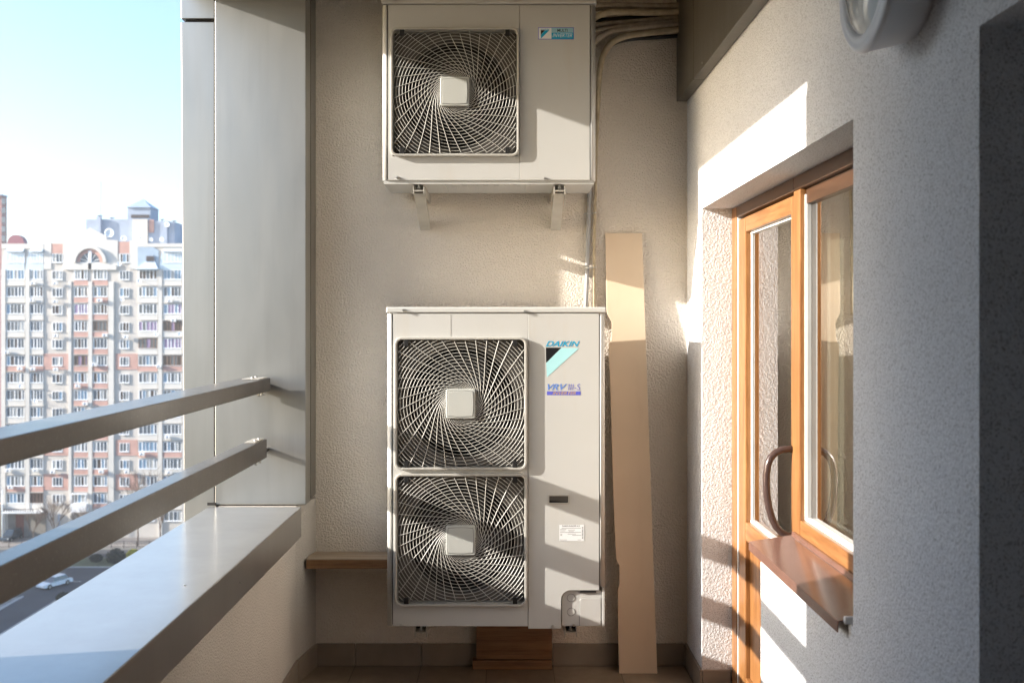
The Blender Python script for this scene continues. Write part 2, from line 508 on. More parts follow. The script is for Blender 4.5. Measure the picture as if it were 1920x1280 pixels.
gb.box(.974, .984, 3.353, 3.976, .766, .774)
gb.box(.974, .984, 3.353, 3.976, 1.916, 1.924)
gb.build('seal', M['seal'], leaf)
MB().add([(.985,3.35,.76),(.985,3.99,.76),(.985,3.99,1.93),(.985,3.35,1.93)], [(0,1,2,3)]).build('glass', M['glass'], leaf)
# pull handle
hp = [(1492,842),(1478,841.5),(1466,843),(1454,848.5),(1445,858),(1440,871),(1437.5,888),(1437,908),(1438.5,930),(1442,952),(1448,972),(1456,988),(1466,998),(1478,1003.5),(1492,1005)]
YH = 3.34
MB().tube([(px(a, YH), YH, pz(b, YH)) for a, b in hp], .0122, 14).build('handle', M['handle'], door)
# hinges
m = MB()
for zz in (.3, 1.0, 1.75): m.cyl((.944, 4.11, zz), .009, .09, 'z', 10)
# interior edge

win = thing('window', 'oak coloured window beside the balcony door above the brown sill', 'window', (1.0, 2.8, .84))
f = MB()
f.box(XF, 1.04, 3.226, 3.296, .872, 1.994)
f.box(XF, 1.04, YW1-.001-.08, YW1+.0, .872, 1.994)
f.build('frame', M['oak'], win, bevel=.003)
f = MB()
f.box(XF, 1.04, YW1+.001, 3.225, .872, .921)
f.build('bottom_frame', M['oakh'], win, bevel=.003)
MB().box(XF, 1.04, YW1+.001, 3.298, 1.996, ZL-.001).build('head_frame', M['oak_shade'], win, bevel=.003)
s_ = MB()
s_.box(.966, .971, 3.216, 3.2255, .922, 1.975)
s_.box(.966, .984, YW1+.001, 3.211, .922, .930)
s_.build('seal', M['seal'], win)
MB().box(.971, .984, 3.214, 3.2255, .922, 1.975).build('gasket', M['conduit'], win)
s2 = MB()
s2.box(.97, 1.03, YW1+.001, 3.225, 1.945, 1.994)
s2.build('sash_rail', M['oak_shade'], win)
MB().add([(.985,YW1,.925),(.985,3.22,.925),(.985,3.22,1.95),(.985,YW1,1.95)], [(0,1,2,3)]).build('glass', M['glass'], win)
MB().add([(1.006,YW1,.925),(1.006,3.20,.925),(1.006,3.20,1.95),(1.006,YW1,1.95)], [(0,1,2,3)]).build('glass', M['glass'], win)
# sill: slope, turned-down lip, upstand
s_ = MB()
Y0, Y1 = 2.372, 3.283
prof = [(.951,.871),(.943,.871),(.940,.858),(.802,.838),(.800,.812),(.7975,.812),(.7985,.8405),(.938,.8615),(.9405,.8735),(.951,.8735)]
s_.prism(prof, Y0+.03, Y1, 'y')
sl = s_.build('sill', M['sill'], win, bevel=.0008)
MB().box(.812, .938, Y0+.020, Y0+.031, .834, .853).build('end_cap', M['lampbody'], sl, bevel=.003)
# curtain and dim room behind the glazing
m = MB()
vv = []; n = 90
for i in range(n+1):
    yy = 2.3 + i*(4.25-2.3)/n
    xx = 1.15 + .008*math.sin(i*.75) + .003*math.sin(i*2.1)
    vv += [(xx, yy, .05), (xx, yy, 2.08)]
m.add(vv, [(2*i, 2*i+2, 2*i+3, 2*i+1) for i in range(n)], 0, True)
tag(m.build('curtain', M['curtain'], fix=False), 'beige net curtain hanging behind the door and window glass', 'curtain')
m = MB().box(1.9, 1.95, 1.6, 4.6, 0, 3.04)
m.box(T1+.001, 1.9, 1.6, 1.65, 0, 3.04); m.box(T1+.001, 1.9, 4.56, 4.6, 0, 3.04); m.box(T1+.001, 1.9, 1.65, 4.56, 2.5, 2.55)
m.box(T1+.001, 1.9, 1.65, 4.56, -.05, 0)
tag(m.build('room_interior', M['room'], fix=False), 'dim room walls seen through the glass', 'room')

# ------------------------------------------------------------------ wall lamp
lc = (XR, 2.02, 2.262)
wl = thing('wall_lamp', 'round white bulkhead lamp high on the side wall', 'lamp', (XR, lc[1], lc[2]-.15))
MB().lathe([(.0,0),(.128,0),(.134,-.012),(.142,-.045),(.149,-.078),(.153,-.088),(.153,-.096),(.148,-.101),(.139,-.104),(.136,-.100),(.129,-.103),(.121,-.1045),(.117,-.099),(.115,-.088)], lc, 'x', 72).build('housing', M['lampbody'], wl)
gm, nt, N, L, B = new_mat('frosted lamp glass')
B.inputs['Base Color'].default_value = (.62,.64,.62,1); B.inputs['Roughness'].default_value = .08
B.inputs['Coat Weight'].default_value = 1.0; B.inputs['Coat Roughness'].default_value = .02
MB().lathe([(.1155,-.096),(.10,-.106),(.075,-.113),(.045,-.117),(.02,-.1185),(.0,-.119)], lc, 'x', 72).build('diffuser', gm, wl)
for k in range(2):
    a = R(215 + 180*k); MB().cyl((XR-.1065, lc[1]+.1445*math.cos(a), lc[2]+.1445*math.sin(a)), .005, .004, 'x', 8).build('screw', M['dark'], wl)

# ------------------------------------------------------------------ outdoor units
def rrect(x0, x1, z0, z1, r, n=5):
    pts = []
    for cx, cz, a0 in ((x1-r, z1-r, 0), (x0+r, z1-r, 90), (x0+r, z0+r, 180), (x1-r, z0+r, 270)):
        for k in range(n+1):
            a = R(a0 + 90*k/n); pts.append((cx + r*math.cos(a), cz + r*math.sin(a)))
    return pts

def ring_prism(mb, outer, inner, y0, y1, m=0):
    n = len(outer)
    v = [(p[0], y0, p[1]) for p in outer] + [(p[0], y0, p[1]) for p in inner] + \
        [(p[0], y1, p[1]) for p in outer] + [(p[0], y1, p[1]) for p in inner]
    fs = []
    for i in range(n):
        j = (i+1) % n
        fs += [(i, j, n+j, n+i), (2*n+i, 3*n+i, 3*n+j, 2*n+j), (i, 2*n+i, 2*n+j, j), (n+i, n+j, 3*n+j, 3*n+i)]
    mb.add(v, fs, m)

def make_grille_meshes():
    H = .262
    w = MB(); r = .0011
    def ring(rad):
        n = max(24, int(rad*420)) 
        n = 120
        for i in range(n):
            a, b = 2*PI*i/n, 2*PI*(i+1)/n
            pa = (rad*math.cos(a), rad*math.sin(a)); pb = (rad*math.cos(b), rad*math.sin(b))
            if max(abs(pa[0]), abs(pa[1]), abs(pb[0]), abs(pb[1])) > H: continue
            if max(abs(pa[0]), abs(pa[1])) < .055: continue
            v = []
            for (q, t) in ((pa, a), (pb, b)):
                c_, s_ = math.cos(t), math.sin(t)
                v += [(q[0]+r*c_, 0, q[1]+r*s_), (q[0], -r, q[1]), (q[0]-r*c_, 0, q[1]-r*s_), (q[0], r, q[1])]
            w.add(v, [(k, (k+1) % 4, 4+(k+1) % 4, 4+k) for k in range(4)], 0, False)
    rad = .088
    while rad < .365:
        ring(rad); rad += .0133
    for k in range(36):
        t0 = 2*PI*k/36
        pts = []
        for i in range(40):
            q = .062 + (.365-.062)*(i/39)**1.7
            th = t0 + 1.9*(1-(.062/q)**1.5)
            p = (q*math.cos(th), q*math.sin(th))
            if max(abs(p[0]), abs(p[1])) > H: break
            pts.append((p[0], -.0012, p[1]))
        w.tube(pts, .00115, 4, caps=False)
    return w
GW = make_grille_meshes()

def grille(root, cx, cz, yf, half, label=None):
    """square cage standing proud of the front, with hub cap, clips, fan and bell mouth behind"""
    g = MB()
    ring_prism(g, rrect(cx-half, cx+half, cz-half, cz+half, .030, 6),
               rrect(cx-half+.010, cx+half-.010, cz-half+.010, cz+half-.010, .022, 6), yf-.0165, yf+.02)
    gf = g.build('fan_grille', M['wire'], root, bevel=.0025)
    sc = (half-.009)/.262
    w = MB(); w.v = [Vector((cx+v.x*sc, yf-.011+v.y, cz+v.z*sc)) for v in GW.v]; w.f = [list(f_) for f_ in GW.f]; w.m = GW.m[:]; w.sm = GW.sm[:]
    w.build('guard_wires', M['wire'], gf, fix=False)
    h = MB(); q = .061
    h.prism(rrect(cx-q, cx+q, cz-q, cz+q, .008, 4), yf-.020, yf-.002)
    hub = h.build('hub_cap', M['hub'], gf, bevel=.003)
    def barrel(s, bul):
        pts = []
        for (ax, ay, bx_, by) in ((-s,-s,s,-s),(s,-s,s,s),(s,s,-s,s),(-s,s,-s,-s)):
            nx, ny = (by-ay)/(2*s), -(bx_-ax)/(2*s)
            for k in range(8):
                t = k/8; b = bul*4*t*(1-t)
                pts.append((cx+ax+(bx_-ax)*t+nx*b, cz+ay+(by-ay)*t+ny*b))
        return pts
    MB().prism(barrel(.0515, .003), yf-.0204, yf-.0195).build('hub_groove', M['plate'], hub)
    MB().prism(barrel(.0502, .003), yf-.0218, yf-.020).build('hub_plate', M['hub'], hub, bevel=.001)
    for sx in (-1, 1):
        for sz in (-1, 1):
            xx, zz = cx+sx*.222*sc*1.0, cz+sz*.247*sc*1.0
            MB().box(xx-.0095, xx+.0095, yf-.0158, yf-.006, zz-.0135, zz+.0135).build('clip', M['black'], gf, bevel=.001)
    # front plate with round hole
    pl = MB(); n = 64; ro = .236
    H = half-.011
    circ = [(cx+ro*math.cos(2*PI*i/n), cz+ro*math.sin(2*PI*i/n)) for i in range(n)]
    sq = []
    for i in range(n):
        a = 2*PI*i/n; c_, s_ = math.cos(a), math.sin(a); k = H/max(abs(c_), abs(s_))
        sq.append((cx+c_*k, cz+s_*k))
    yp = yf+.040
    v = [(a, yp, b) for a, b in circ] + [(a, yp, b) for a, b in sq]
    pl.add(v, [(i, (i+1) % n, n+(i+1) % n, n+i) for i in range(n)], 0)
    # embossed corner ribs
    for sx in (-1, 1):
        for sz in (-1, 1):
            for k in range(3):
                pl.box(cx+sx*(H-.02-k*.022)-.003, cx+sx*(H-.02-k*.022)+.003, yp-.003, yp+.001, cz+sz*(H-.012), cz+sz*(H-.045+k*.010))
    pl.build('orifice_plate', M['plate'], root, fix=False)
    cv = MB()
    cv.lathe([(ro, yp-yf), (ro-.010, .047), (ro-.012, .06), (ro-.006, .08)], (cx, yf, cz), 'y', 64)
    cv.build('bell_mouth', M['coil'], root)
    cb = MB(); cb.lathe([(ro-.006, .08), (ro+.01, .22), (.0, .22)], (cx, yf, cz), 'y', 48)
    cb.build('fan_cavity', M['cavity'], root)
    fb_ = MB()
    fb_.cyl((cx, yf+.07, cz), .05, .06, 'y', 24)
    for b in range(3):
        t0 = 2*PI*b/3 + .5
        vv = []; nr, na = 6, 8
        for i in range(nr+1):
            rr = .045 + (.205-.045)*i/nr
            for j in range(na+1):
                th = t0 + (j/na)*(1.35) + .5*i/nr
                vv.append((cx+rr*math.cos(th), yf+.085+.055*(j/na), cz+rr*math.sin(th)))
        fb_.add(vv, [(i*(na+1)+j, (i+1)*(na+1)+j, (i+1)*(na+1)+j+1, i*(na+1)+j+1) for i in range(nr) for j in range(na)], 0, True)
    fb_.build('fan', M['blade'], root, fix=False)
    return gf

def panel_with_holes(x0, x1, z0, z1, y, holes, mb, depth=.03, m=0):
    """front sheet at y split round square holes stacked vertically (x-range shared)"""
    hx0, hx1 = holes[0][0], holes[0][1]
    zs = [z0]
    mb.box(x0, hx0, y, y+depth, z0, z1, m); mb.box(hx1, x1, y, y+depth, z0, z1, m)
    prev = z0
    for (_, _, a, b) in sorted(holes, key=lambda h: h[2]):
        mb.box(hx0, hx1, y, y+depth, prev, a, m); prev = b
    mb.box(hx0, hx1, y, y+depth, prev, z1, m)

def unit(root, D, xl, xr, yt, yb, seam, grilles, gx0, gx1, depth, right_low=0, cut=None):
    X = lambda a: px(a, D); Z = lambda b: pz(b, D)
    x0, x1, z0, z1 = X(xl), X(xr), Z(yb), Z(yt)
    post = .026
    # body shell behind the front sheets (open front where fans sit: thin back, sides, top, bottom)
    b = MB()
    b.box(x0+.004, x0+.010, D+.03, D+depth, z0+.006, z1-.004)
    b.box(x1-.010, x1-.004, D+.03, D+depth, z0+.006, z1-.004)
    b.box(x0+.010, x1-.010, D+depth-.006, D+depth, z0+.006, z1-.004)
    b.box(x0+.010, x1-.010, D+.03, D+depth-.006, z0+.006, z0+.014)
    b.box(x0+.010, x1-.010, D+.03, D+depth-.006, z1-.012, z1-.004)
    body = b.build('casing', M['unit'], root, fix=False)
    # rounded corner posts
    for (a, sgn) in ((x0, 1), (x1, -1)):
        pts = []
        r = .022
        for k in range(7):
            t = R(90*k/6)
            pts.append((a + sgn*(r - r*math.sin(t)), D + .001 + r - r*math.cos(t)))
        pts = [(a + sgn*r, D+.001)] + pts[1:] + [(a, D+.06), (a+sgn*.006, D+.06), (a+sgn*.006, D+r), (a+sgn*r, D+.007)]
        zlo = z0+.004
        if sgn < 0 and cut: zlo = Z(cut[2]-6)
        MB().prism(pts, zlo, z1-.001, 'z', 0, True).build('corner_post', M['unit'], root)
    # front panel with fan openings
    hs = []
    for (ga, gb_) in grilles:
        hs.append((X(gx0)+.008, X(gx1)-.008, Z(gb_)+.008, Z(ga)-.008))
    fp = MB()
    panel_with_holes(x0+post, X(seam)-.0008, z0+.004, z1-.001, D, hs, fp)
    fp.build('front_panel', M['unit'], root, fix=False)
    sp = MB()
    xs0, xs1 = X(seam)+.0012, x1-post
    zlow = z0-right_low
    if cut:   # lower right corner cut out for the pipe cover
        cx0, cz0, cyt = X(cut[0]), 0, Z(cut[2])
        r = .04; pts = [(xs0, zlow), (cx0, zlow), ]
        for k in range(7):
            t = R(180 - 90*k/6); pts.append((cx0 + r + r*math.cos(t), cyt - r + r*math.sin(t)))
        pts += [(xs1, cyt), (xs1, z1-.001), (xs0, z1-.001)]
        sp.prism(pts, D-.0015, D+.03, 'y')
    else:
        sp.box(xs0, xs1, D-.0015, D+.03, zlow+.004, z1-.001)
    srv = sp.build('service_panel', M['unit'], root, bevel=.001)
    MB().box(xs1+.0005, xs1+.003, D+.004, D+.02, z0+.02 if not cut else Z(cut[2]), z1-.002).build('panel_gap', M['dark'], root)
    MB().box(x0+post-.003, x0+post-.0005, D+.004, D+.02, z0+.01, z1-.002).build('panel_gap', M['dark'], root)
    # drop in cages
    for (ga, gb_) in grilles:
        cx, cz = (X(gx0)+X(gx1))/2, (Z(ga)+Z(gb_))/2
        grille(root, cx, cz, D, (X(gx1)-X(gx0))/2)
    return srv

def screw(root, x, y, D, r=.006):
    MB().cyl((px(x,D), D-.006, pz(y,D)), r, .007, 'y', 6).build('screw', M['zinc'], root)

# --- lower, tall unit
DL = 4.13
lo = thing('outdoor_unit', 'tall ivory outdoor air conditioner with two fan grilles, near the floor', 'air conditioner', (px(930,DL), DL+.15, pz(1176,DL)))
srv = unit(lo, DL, 725, 1135, 587.5, 1175, 990, [(632,880),(887,1135)], 740, 988, .30, .006, (1052, 1135, 1106))
m = MB(); m.box(px(724,DL), px(1136.5,DL), DL-.004, DL+.305, pz(586.5,DL), pz(575.5,DL))
m.build('top_cover', M['unit_lid'], lo, bevel=.005)
for a, b in ((757,581.5),(984,583.5),(752,1170),(1036,1173),(1076,1171)): screw(lo, a, b, DL-.005 if b < 600 else DL)
# faint vertical pressing lines
m = MB()
for a in (845,): m.box(px(a,DL)-.0006, px(a,DL)+.0006, DL-.0006, DL+.001, pz(631,DL), pz(588.5,DL))
m.build('panel_joint', M['galv'], lo)
# pipe cover (lower right)
pc = MB(); r = .036
X0, X1, Z0, Z1 = px(1054,DL), px(1128,DL), pz(1174,DL), pz(1107.5,DL)
pts = [(X0,Z0)] + [(X0+r+r*math.cos(R(180-15*k)), Z1-r+r*math.sin(R(180-15*k))) for k in range(7)] + [(X1,Z1),(X1,Z0)]
pc.prism(pts, DL+.008, DL+.03, 'y')
pco = pc.build('pipe_cover', M['unit'], lo, bevel=.001)
pc = MB(); r = .014
X0, X1, Z0, Z1 = px(1087,DL), px(1126.5,DL), pz(1173.5,DL), pz(1121,DL)
pts = [(X0,Z0)] + [(X0+r+r*math.cos(R(180-15*k)), Z1-r+r*math.sin(R(180-15*k))) for k in range(7)] + [(X1,Z1),(X1,Z0)]
pc.prism([(a-.0014 if a == X0 else a, b) for a, b in pts], DL+.0062, DL+.008, 'y', 0)
pc.build('knockout_plate', M['plate'], pco)
MB().prism(pts, DL+.0045, DL+.0065, 'y').build('knockout_plate', M['unit'], pco, bevel=.001)
m = MB()
for b in (1121, 1147.5):
    pts = [(px(1071,DL)+.0165*math.cos(R(30*k)), DL+.0075, pz(b,DL)+.0165*math.sin(R(30*k))) for k in range(12)]
    m.tube(pts, .0008, 4, closed=True)
m.build('knockout_ring', M['plate'], pco)
MB().box(px(1088,DL), px(1118,DL), DL+.002, DL+.0078, pz(1111,DL), pz(1107.8,DL)).build('slot', M['dark'], pco)
# side strip at the cover
MB().box(px(1129,DL), px(1134,DL), DL+.003, DL+.1, pz(1174,DL), pz(1107,DL)).build('side_strip', M['unit'], lo, bevel=.001)
MB().box(px(1126.6,DL), px(1128,DL), DL+.0065, DL+.01, pz(1172,DL), pz(1164,DL)).build('slot', M['dark'], pco)
# grip recess
g = MB(); D_ = DL-.0015
a0, a1, b0, b1 = px(1027,D_), px(1068,D_), pz(944.5,D_), pz(926.5,D_)
ring_prism(g, rrect(a0, a1, b0, b1, .003, 2), rrect(a0+.006, a1-.006, b0+.006, b1-.006, .002, 2), D_-.004, D_+.001)
gr = g.build('grip_frame', M['wire'], lo, bevel=.0008)
MB().box(a0+.006, a1-.006, D_-.0012, D_-.0004, b0+.006, b1-.006).build('grip_recess', M['plate'], gr)
MB().add([(a0+.006,D_-.0016,b0+.006),(a1-.010,D_-.0016,b0+.006),(a1-.010,D_-.0016,b0+.010),(a0+.006,D_-.0016,b0+.015)], [(0,1,2,3)]).build('grip_lip', M['cavity'], gr, fix=False)
# emblem and lettering
yp = DL-.0022
def quad(name, pts, mat, par, y=yp):
    return MB().add([(px(a,DL), y, pz(b,DL)) for a, b in pts], [tuple(range(len(pts)))]).build(name, mat, par, fix=False)
text_obj('DAIKIN', px(1023.5,DL), px(1087,DL), pz(649.3,DL), pz(639.2,DL), yp, M['cyan'], lo, 'lettering', .38, .012)
quad('emblem', [(1023.5,651.5),(1023.8,680),(1052.5,651.5)], M['blackp'], lo)
quad('emblem', [(1052.8,651.8),(1024,680.3),(1025.5,707),(1086,652.2)], M['pale'], lo, yp+.0001)
text_obj('VRV', px(1027,DL), px(1063.5,DL), pz(731,DL), pz(719.5,DL), yp, M['vblue'], lo, 'lettering', .4, .02)
text_obj('III-S', px(1065.5,DL), px(1088,DL), pz(731,DL), pz(719.5,DL), yp, M['violet'], lo, 'lettering', .12, -.01)
quad('emblem_bar', [(1025.5,740.3),(1025.5,733.2),(1088.5,733.2),(1088.5,740.3)], M['violet'], lo, yp+.0001)
text_obj('INVERTER', px(1035.5,DL), px(1080,DL), pz(739.5,DL), pz(734,DL), yp-.0001, M['orange'], lo, 'lettering', .4, .02)
# rating plate
quad('rating_label', [(1048.5,1013.5),(1048.5,983),(1095.5,983),(1095.5,1013.5)], M['label'], lo)
text_obj('DAIKIN EUROPE N.V.', px(1054,DL), px(1088,DL), pz(986.5,DL), pz(984,DL), yp-.0001, M['blackp'], lo, 'label_text', .0, .03)
text_obj('CE', px(1050,DL), px(1054,DL), pz(1003.5,DL), pz(1000,DL), yp-.0001, M['blackp'], lo, 'label_text', .0, .0)
m = MB()
for (a, b, c) in ((1053,989,1089),(1050,991.5,1062),(1065,992.5,1078),(1050,994,1060),(1066,995.5,1076),(1050,997,1090),(1064,1000,1080),(1073,1002.5,1090),(1050,1011,1063),(1083,1011,1090)):
    m.box(px(a,DL), px(c,DL), yp-.0002, yp-.0001, pz(b+.55,DL), pz(b,DL))
for k in range(9): m.box(px(1091,DL), px(1093.4,DL), yp-.0002, yp-.0001, pz(987+k*2.6+1.2,DL), pz(987+k*2.6,DL))
m.build('label_text', M['blackp'], lo, fix=False)

# --- upper unit
DU = 4.19
up = thing('outdoor_unit', 'smaller ivory outdoor air conditioner with one fan grille, high on wall brackets', 'air conditioner', (px(917,DU), DU+.15, pz(340,DU)))
unit(up, DU, 716, 1117.5, 9, 339.5, 974, [(50,297)], 732.5, 973.5, .305, 0)
m = MB(); m.box(px(715,DU), px(1119,DU), DU-.004, DU+.31, pz(7.8,DU), pz(-5,DU))
m.build('top_cover', M['unit_lid'], up, bevel=.005)
m = MB()   # underside pan with pressed ribs
zb = pz(339.5,DU)
m.box(px(719,DU), px(1114,DU), DU+.006, DU+.30, zb-.012, zb+.008)
for k in range(9):
    xx = px(830+k*20,DU); m.box(xx-.008, xx+.012, DU+.03, DU+.25, zb-.016, zb-.0115)
m.build('base_pan', M['unit'], up, fix=False)
for a, b in ((742,3),(966,4),(745.5,333.5),(1022,335),(977.5,162)): screw(up, a, b, DU)
du2 = DU-.0022
def quadu(name, pts, mat, y):
    return MB().add([(px(a,DU), y, pz(b,DU)) for a, b in pts], [tuple(range(len(pts)))]).build(name, mat, up, fix=False)
quadu('sticker', [(1009,74.5),(1009,52),(1076,52),(1076,74.5)], M['violet'], du2+.0002)
quadu('sticker', [(1010,73.5),(1010,53),(1034,53),(1034,73.5)], M['label'], du2)
quadu('sticker', [(1034,62),(1034,53),(1075,53),(1075,62)], M['lblue'], du2)
quadu('sticker', [(1034,73.5),(1034,62),(1075,62),(1075,73.5)], M['cyan'], du2)
quadu('emblem', [(1014,57.3),(1014,66),(1022,57.3)], M['blackp'], du2-.0001)
quadu('emblem', [(1022.3,57.3),(1014,66.3),(1014.5,73),(1030,57.3)], M['cyan'], du2-.0001)
text_obj('DAIKIN', px(1014,DU), px(1030,DU), pz(56.7,DU), pz(54.6,DU), du2-.0001, M['cyan'], up, 'lettering', .3, .03)
text_obj('MULTI', px(1045,DU), px(1064,DU), pz(60.6,DU), pz(55,DU), du2-.0001, M['blackp'], up, 'lettering', 0, .01)
text_obj('INVERTER', px(1036,DU), px(1073,DU), pz(70.5,DU), pz(63.5,DU), du2-.0001, M['label'], up, 'lettering', .35, .0)

# --- wall brackets
def channel(mb, xc, wd, z1, h, y0, y1, t=.004):
    mb.box(xc-wd/2, xc-wd/2+t, y0, y1, z1-h, z1); mb.box(xc+wd/2-t, xc+wd/2, y0, y1, z1-h, z1)
    mb.box(xc-wd/2+t, xc+wd/2-t, y0, y1, z1-h*.55-t, z1-h*.55)
zu = pz(339.5,DU)-.0165
def upper_bracket(xc, label):
    b = thing('wall_bracket', label, 'bracket', (xc, 4.35, zu-.12), 'brackets carrying the upper unit')
    a = MB(); channel(a, xc, .048, zu, .036, DU+.012, Y_B-.002); a.build('arm', M['galv'], b, fix=False)
    s = MB(); t = .0035
    # flat strut, folded edge on both sides
    ya, za, yb_, zb_ = 4.235, zu-.030, Y_B-.004, zu-.158
    for (dx, wx) in ((-.022, t), (.022-t, t)):
        s.add([(xc+dx,ya,za),(xc+dx+wx,ya,za),(xc+dx+wx,yb_,zb_),(xc+dx,yb_,zb_),(xc+dx,ya+.045,za),(xc+dx+wx,ya+.045,za),(xc+dx+wx,yb_,zb_+.05),(xc+dx,yb_,zb_+.05)],
              [(0,1,2,3),(4,7,6,5),(0,4,5,1),(3,2,6,7),(0,3,7,4),(1,5,6,2)])
    s.add([(xc-.0205,ya-.001,za),(xc+.0205,ya-.001,za),(xc+.0205,yb_-.001,zb_),(xc-.0205,yb_-.001,zb_),(xc-.0205,ya+.004,za),(xc+.0205,ya+.004,za),(xc+.0205,yb_-.001,zb_+.004),(xc-.0205,yb_-.001,zb_+.004)],
          [(0,1,2,3),(4,7,6,5),(0,4,5,1),(3,2,6,7),(0,3,7,4),(1,5,6,2)])
    s.build('strut', M['galv'], b, fix=False)
    g = MB(); g.prism([(DU+.02, zu-.02),(DU+.10, zu-.02),(DU+.10, zu-.075),(DU+.085,zu-.075)], xc+.0245, xc+.0275, 'x'); g.build('gusset', M['galv'], b)
    k = MB(); k.cyl((xc, DU+.032, zu-.02), .005, .036, 'z', 8); k.cyl((xc, DU+.032, zu-.012), .010, .007, 'z', 6)
    k.build('bolt', M['zinc'], b)
    return b
xa = px(785, DU+.02)
ub = upper_bracket(xa, 'steel bracket under the fan side of the upper unit')
copy_thing(ub, (px(1049,DU+.02), ub.location.y, ub.location.z), 'steel bracket under the plain panel side of the upper unit')
zl = pz(1175,DL)-.003
def lower_bracket(xc, label):
    b = thing('wall_bracket', label, 'bracket', (xc, 4.35, zl-.06), 'channel brackets under the tall unit')
    a = MB(); channel(a, xc, .052, zl, .046, DL+.025, Y_B-.002); a.build('arm', M['galv'], b, fix=False)
    k = MB(); k.cyl((xc, DL+.045, zl-.035), .0048, .036, 'z', 8); k.cyl((xc, DL+.045, zl-.024), .0095, .007, 'z', 6)
    k.build('bolt', M['zinc'], b)
    m_ = MB(); m_.box(xc-.022, xc+.022, DL+.06, DL+.30, zl-.018, zl-.001); m_.build('rubber_pad', M['dark'], b)
    return b
lb = lower_bracket(px(789,DL+.03), 'channel bracket under the left corner of the tall unit')
copy_thing(lb, (px(1070,DL+.03), lb.location.y, lb.location.z), 'channel bracket under the pipe cover of the tall unit')

# ------------------------------------------------------------------ pipes
def smooth_path(pts, n=8):
    out = []
    P_ = [Vector(p) for p in pts]
    for i in range(len(P_)-1):
        p0, p1, p2, p3 = P_[max(i-1,0)], P_[i], P_[i+1], P_[min(i+2,len(P_)-1)]
        for k in range(n):
            t = k/n
            out.append(.5*((2*p1)+(-p0+p2)*t+(2*p0-5*p1+4*p2-p3)*t*t+(-p0+3*p1-3*p2+p3)*t**3))
    out.append(P_[-1]); return out
def pipe(pts, r, label, mat, D0=4.50, cat='pipe', grp='insulated pipes between the upper unit and the soffit box', name='insulated_pipe'):
    P_ = [(px(p[0], p[2] if len(p) > 2 else D0), p[2] if len(p) > 2 else D0, pz(p[1], p[2] if len(p) > 2 else D0)) for p in pts]
    m = MB().tube(smooth_path(P_), r, 12)
    o = m.build(name, M[mat]); tag(o, label, cat, grp); return o
pipe([(1060,9),(1120,10),(1180,9.5),(1230,11),(1283,10)], .0125, 'topmost insulated pipe beside the upper unit', 'pipe2', 4.505)
pipe([(1060,60),(1100,44),(1122,30),(1150,23.5),(1200,24),(1240,24),(1283,22)], .0145, 'second insulated pipe from the top, bending down behind the upper unit', 'pipe', 4.50)
pipe([(1060,70),(1105,55),(1125,47),(1160,43),(1200,40),(1240,36),(1283,32)], .0115, 'third insulated pipe from the top, thin and dark', 'pipe2', 4.51)
pipe([(1090,110),(1110,84),(1128,68),(1150,57),(1190,52),(1240,47),(1283,42)], .0135, 'fourth insulated pipe, just above the pale wrapped one', 'pipe2', 4.495)
pipe([(1060,34),(1120,38),(1180,34),(1240,31),(1283,30)], .010, 'thin dark cable running between the upper pipes', 'dark', 4.53, 'cable', None, 'cable')
P_ = [(1115,590),(1115,500),(1116,420),(1118,340),(1121,230),(1123.5,150),(1127,118),(1136,94),(1152,77),(1178,67),(1215,62),(1283,54)]
sp_ = smooth_path([(px(a,4.505), 4.505 if b < 200 else 4.534, pz(b,4.505)) for a, b in P_])
rr = []
for i, q in enumerate(sp_):
    t = min(1, max(0, (q.z-2.35)/.45)); rr.append(.0065+.0085*t)
tag(MB().tube(sp_, rr, 12).build('insulated_pipe', M['pipe']), 'pale taped pipe curving down from the bundle and on behind both units', 'pipe')
# tray under the bundle
pipe([(1132,105,4.53),(1145,86,4.53),(1175,75,4.53),(1225,71,4.53),(1283,67,4.53)], .009, 'black cable under the pale wrapped pipe', 'black', 4.53, 'cable', None, 'cable')
# corrugated conduit
cp = smooth_path([(px(a,4.532), 4.535, pz(b,4.532)) for a, b in ((1106,335),(1104,400),(1102,470),(1100,540),(1097,600))], 70)
tag(MB().tube(cp, [.0105 if i % 2 else .0088 for i in range(len(cp))], 12).build('conduit', M['conduit']), 'thin grey corrugated conduit running down behind the upper unit', 'conduit')
for b, lab in ((400, 'wire clip on the conduit just below the upper unit'), (502, 'wire clip on the conduit just above the tall unit')):
    D_ = 4.505
    m = MB().tube([(px(1096,D_),4.535,pz(b,D_)),(px(1098,D_),4.508,pz(b,D_)),(px(1108,D_),4.508,pz(b,D_)),(px(1118,D_),4.494,pz(b-1,D_))], .0025, 6)
    tag(m.build('wire_clip', M['zinc']), lab, 'clip', 'wire clips on the conduit')

# ------------------------------------------------------------------ loose boards
def plane_pt(x, y, D0, k):   # leaning plane Y = D0 + k*Z
    D = D0
    for _ in range(12): D = D0 + k*pz(y, D) - .04*(px(x, D)-.62)
    return (px(x, D), D, pz(y, D))
outline = [(1135,437),(1204,437),(1206.5,520),(1209.5,620),(1213,710),(1219,900),(1223,1010),(1225.5,1090),(1227,1180),(1232.5,1262),(1161,1262),(1159.5,1200),(1158.5,1108),(1159,1103),(1161.5,1097),(1161.5,1060),(1155.5,1049),(1155,1045),(1150,930),(1143.5,700),(1141,655),(1141.5,645),(1146.5,636),(1147.5,606),(1144.5,599),(1139,589),(1137.5,580)]
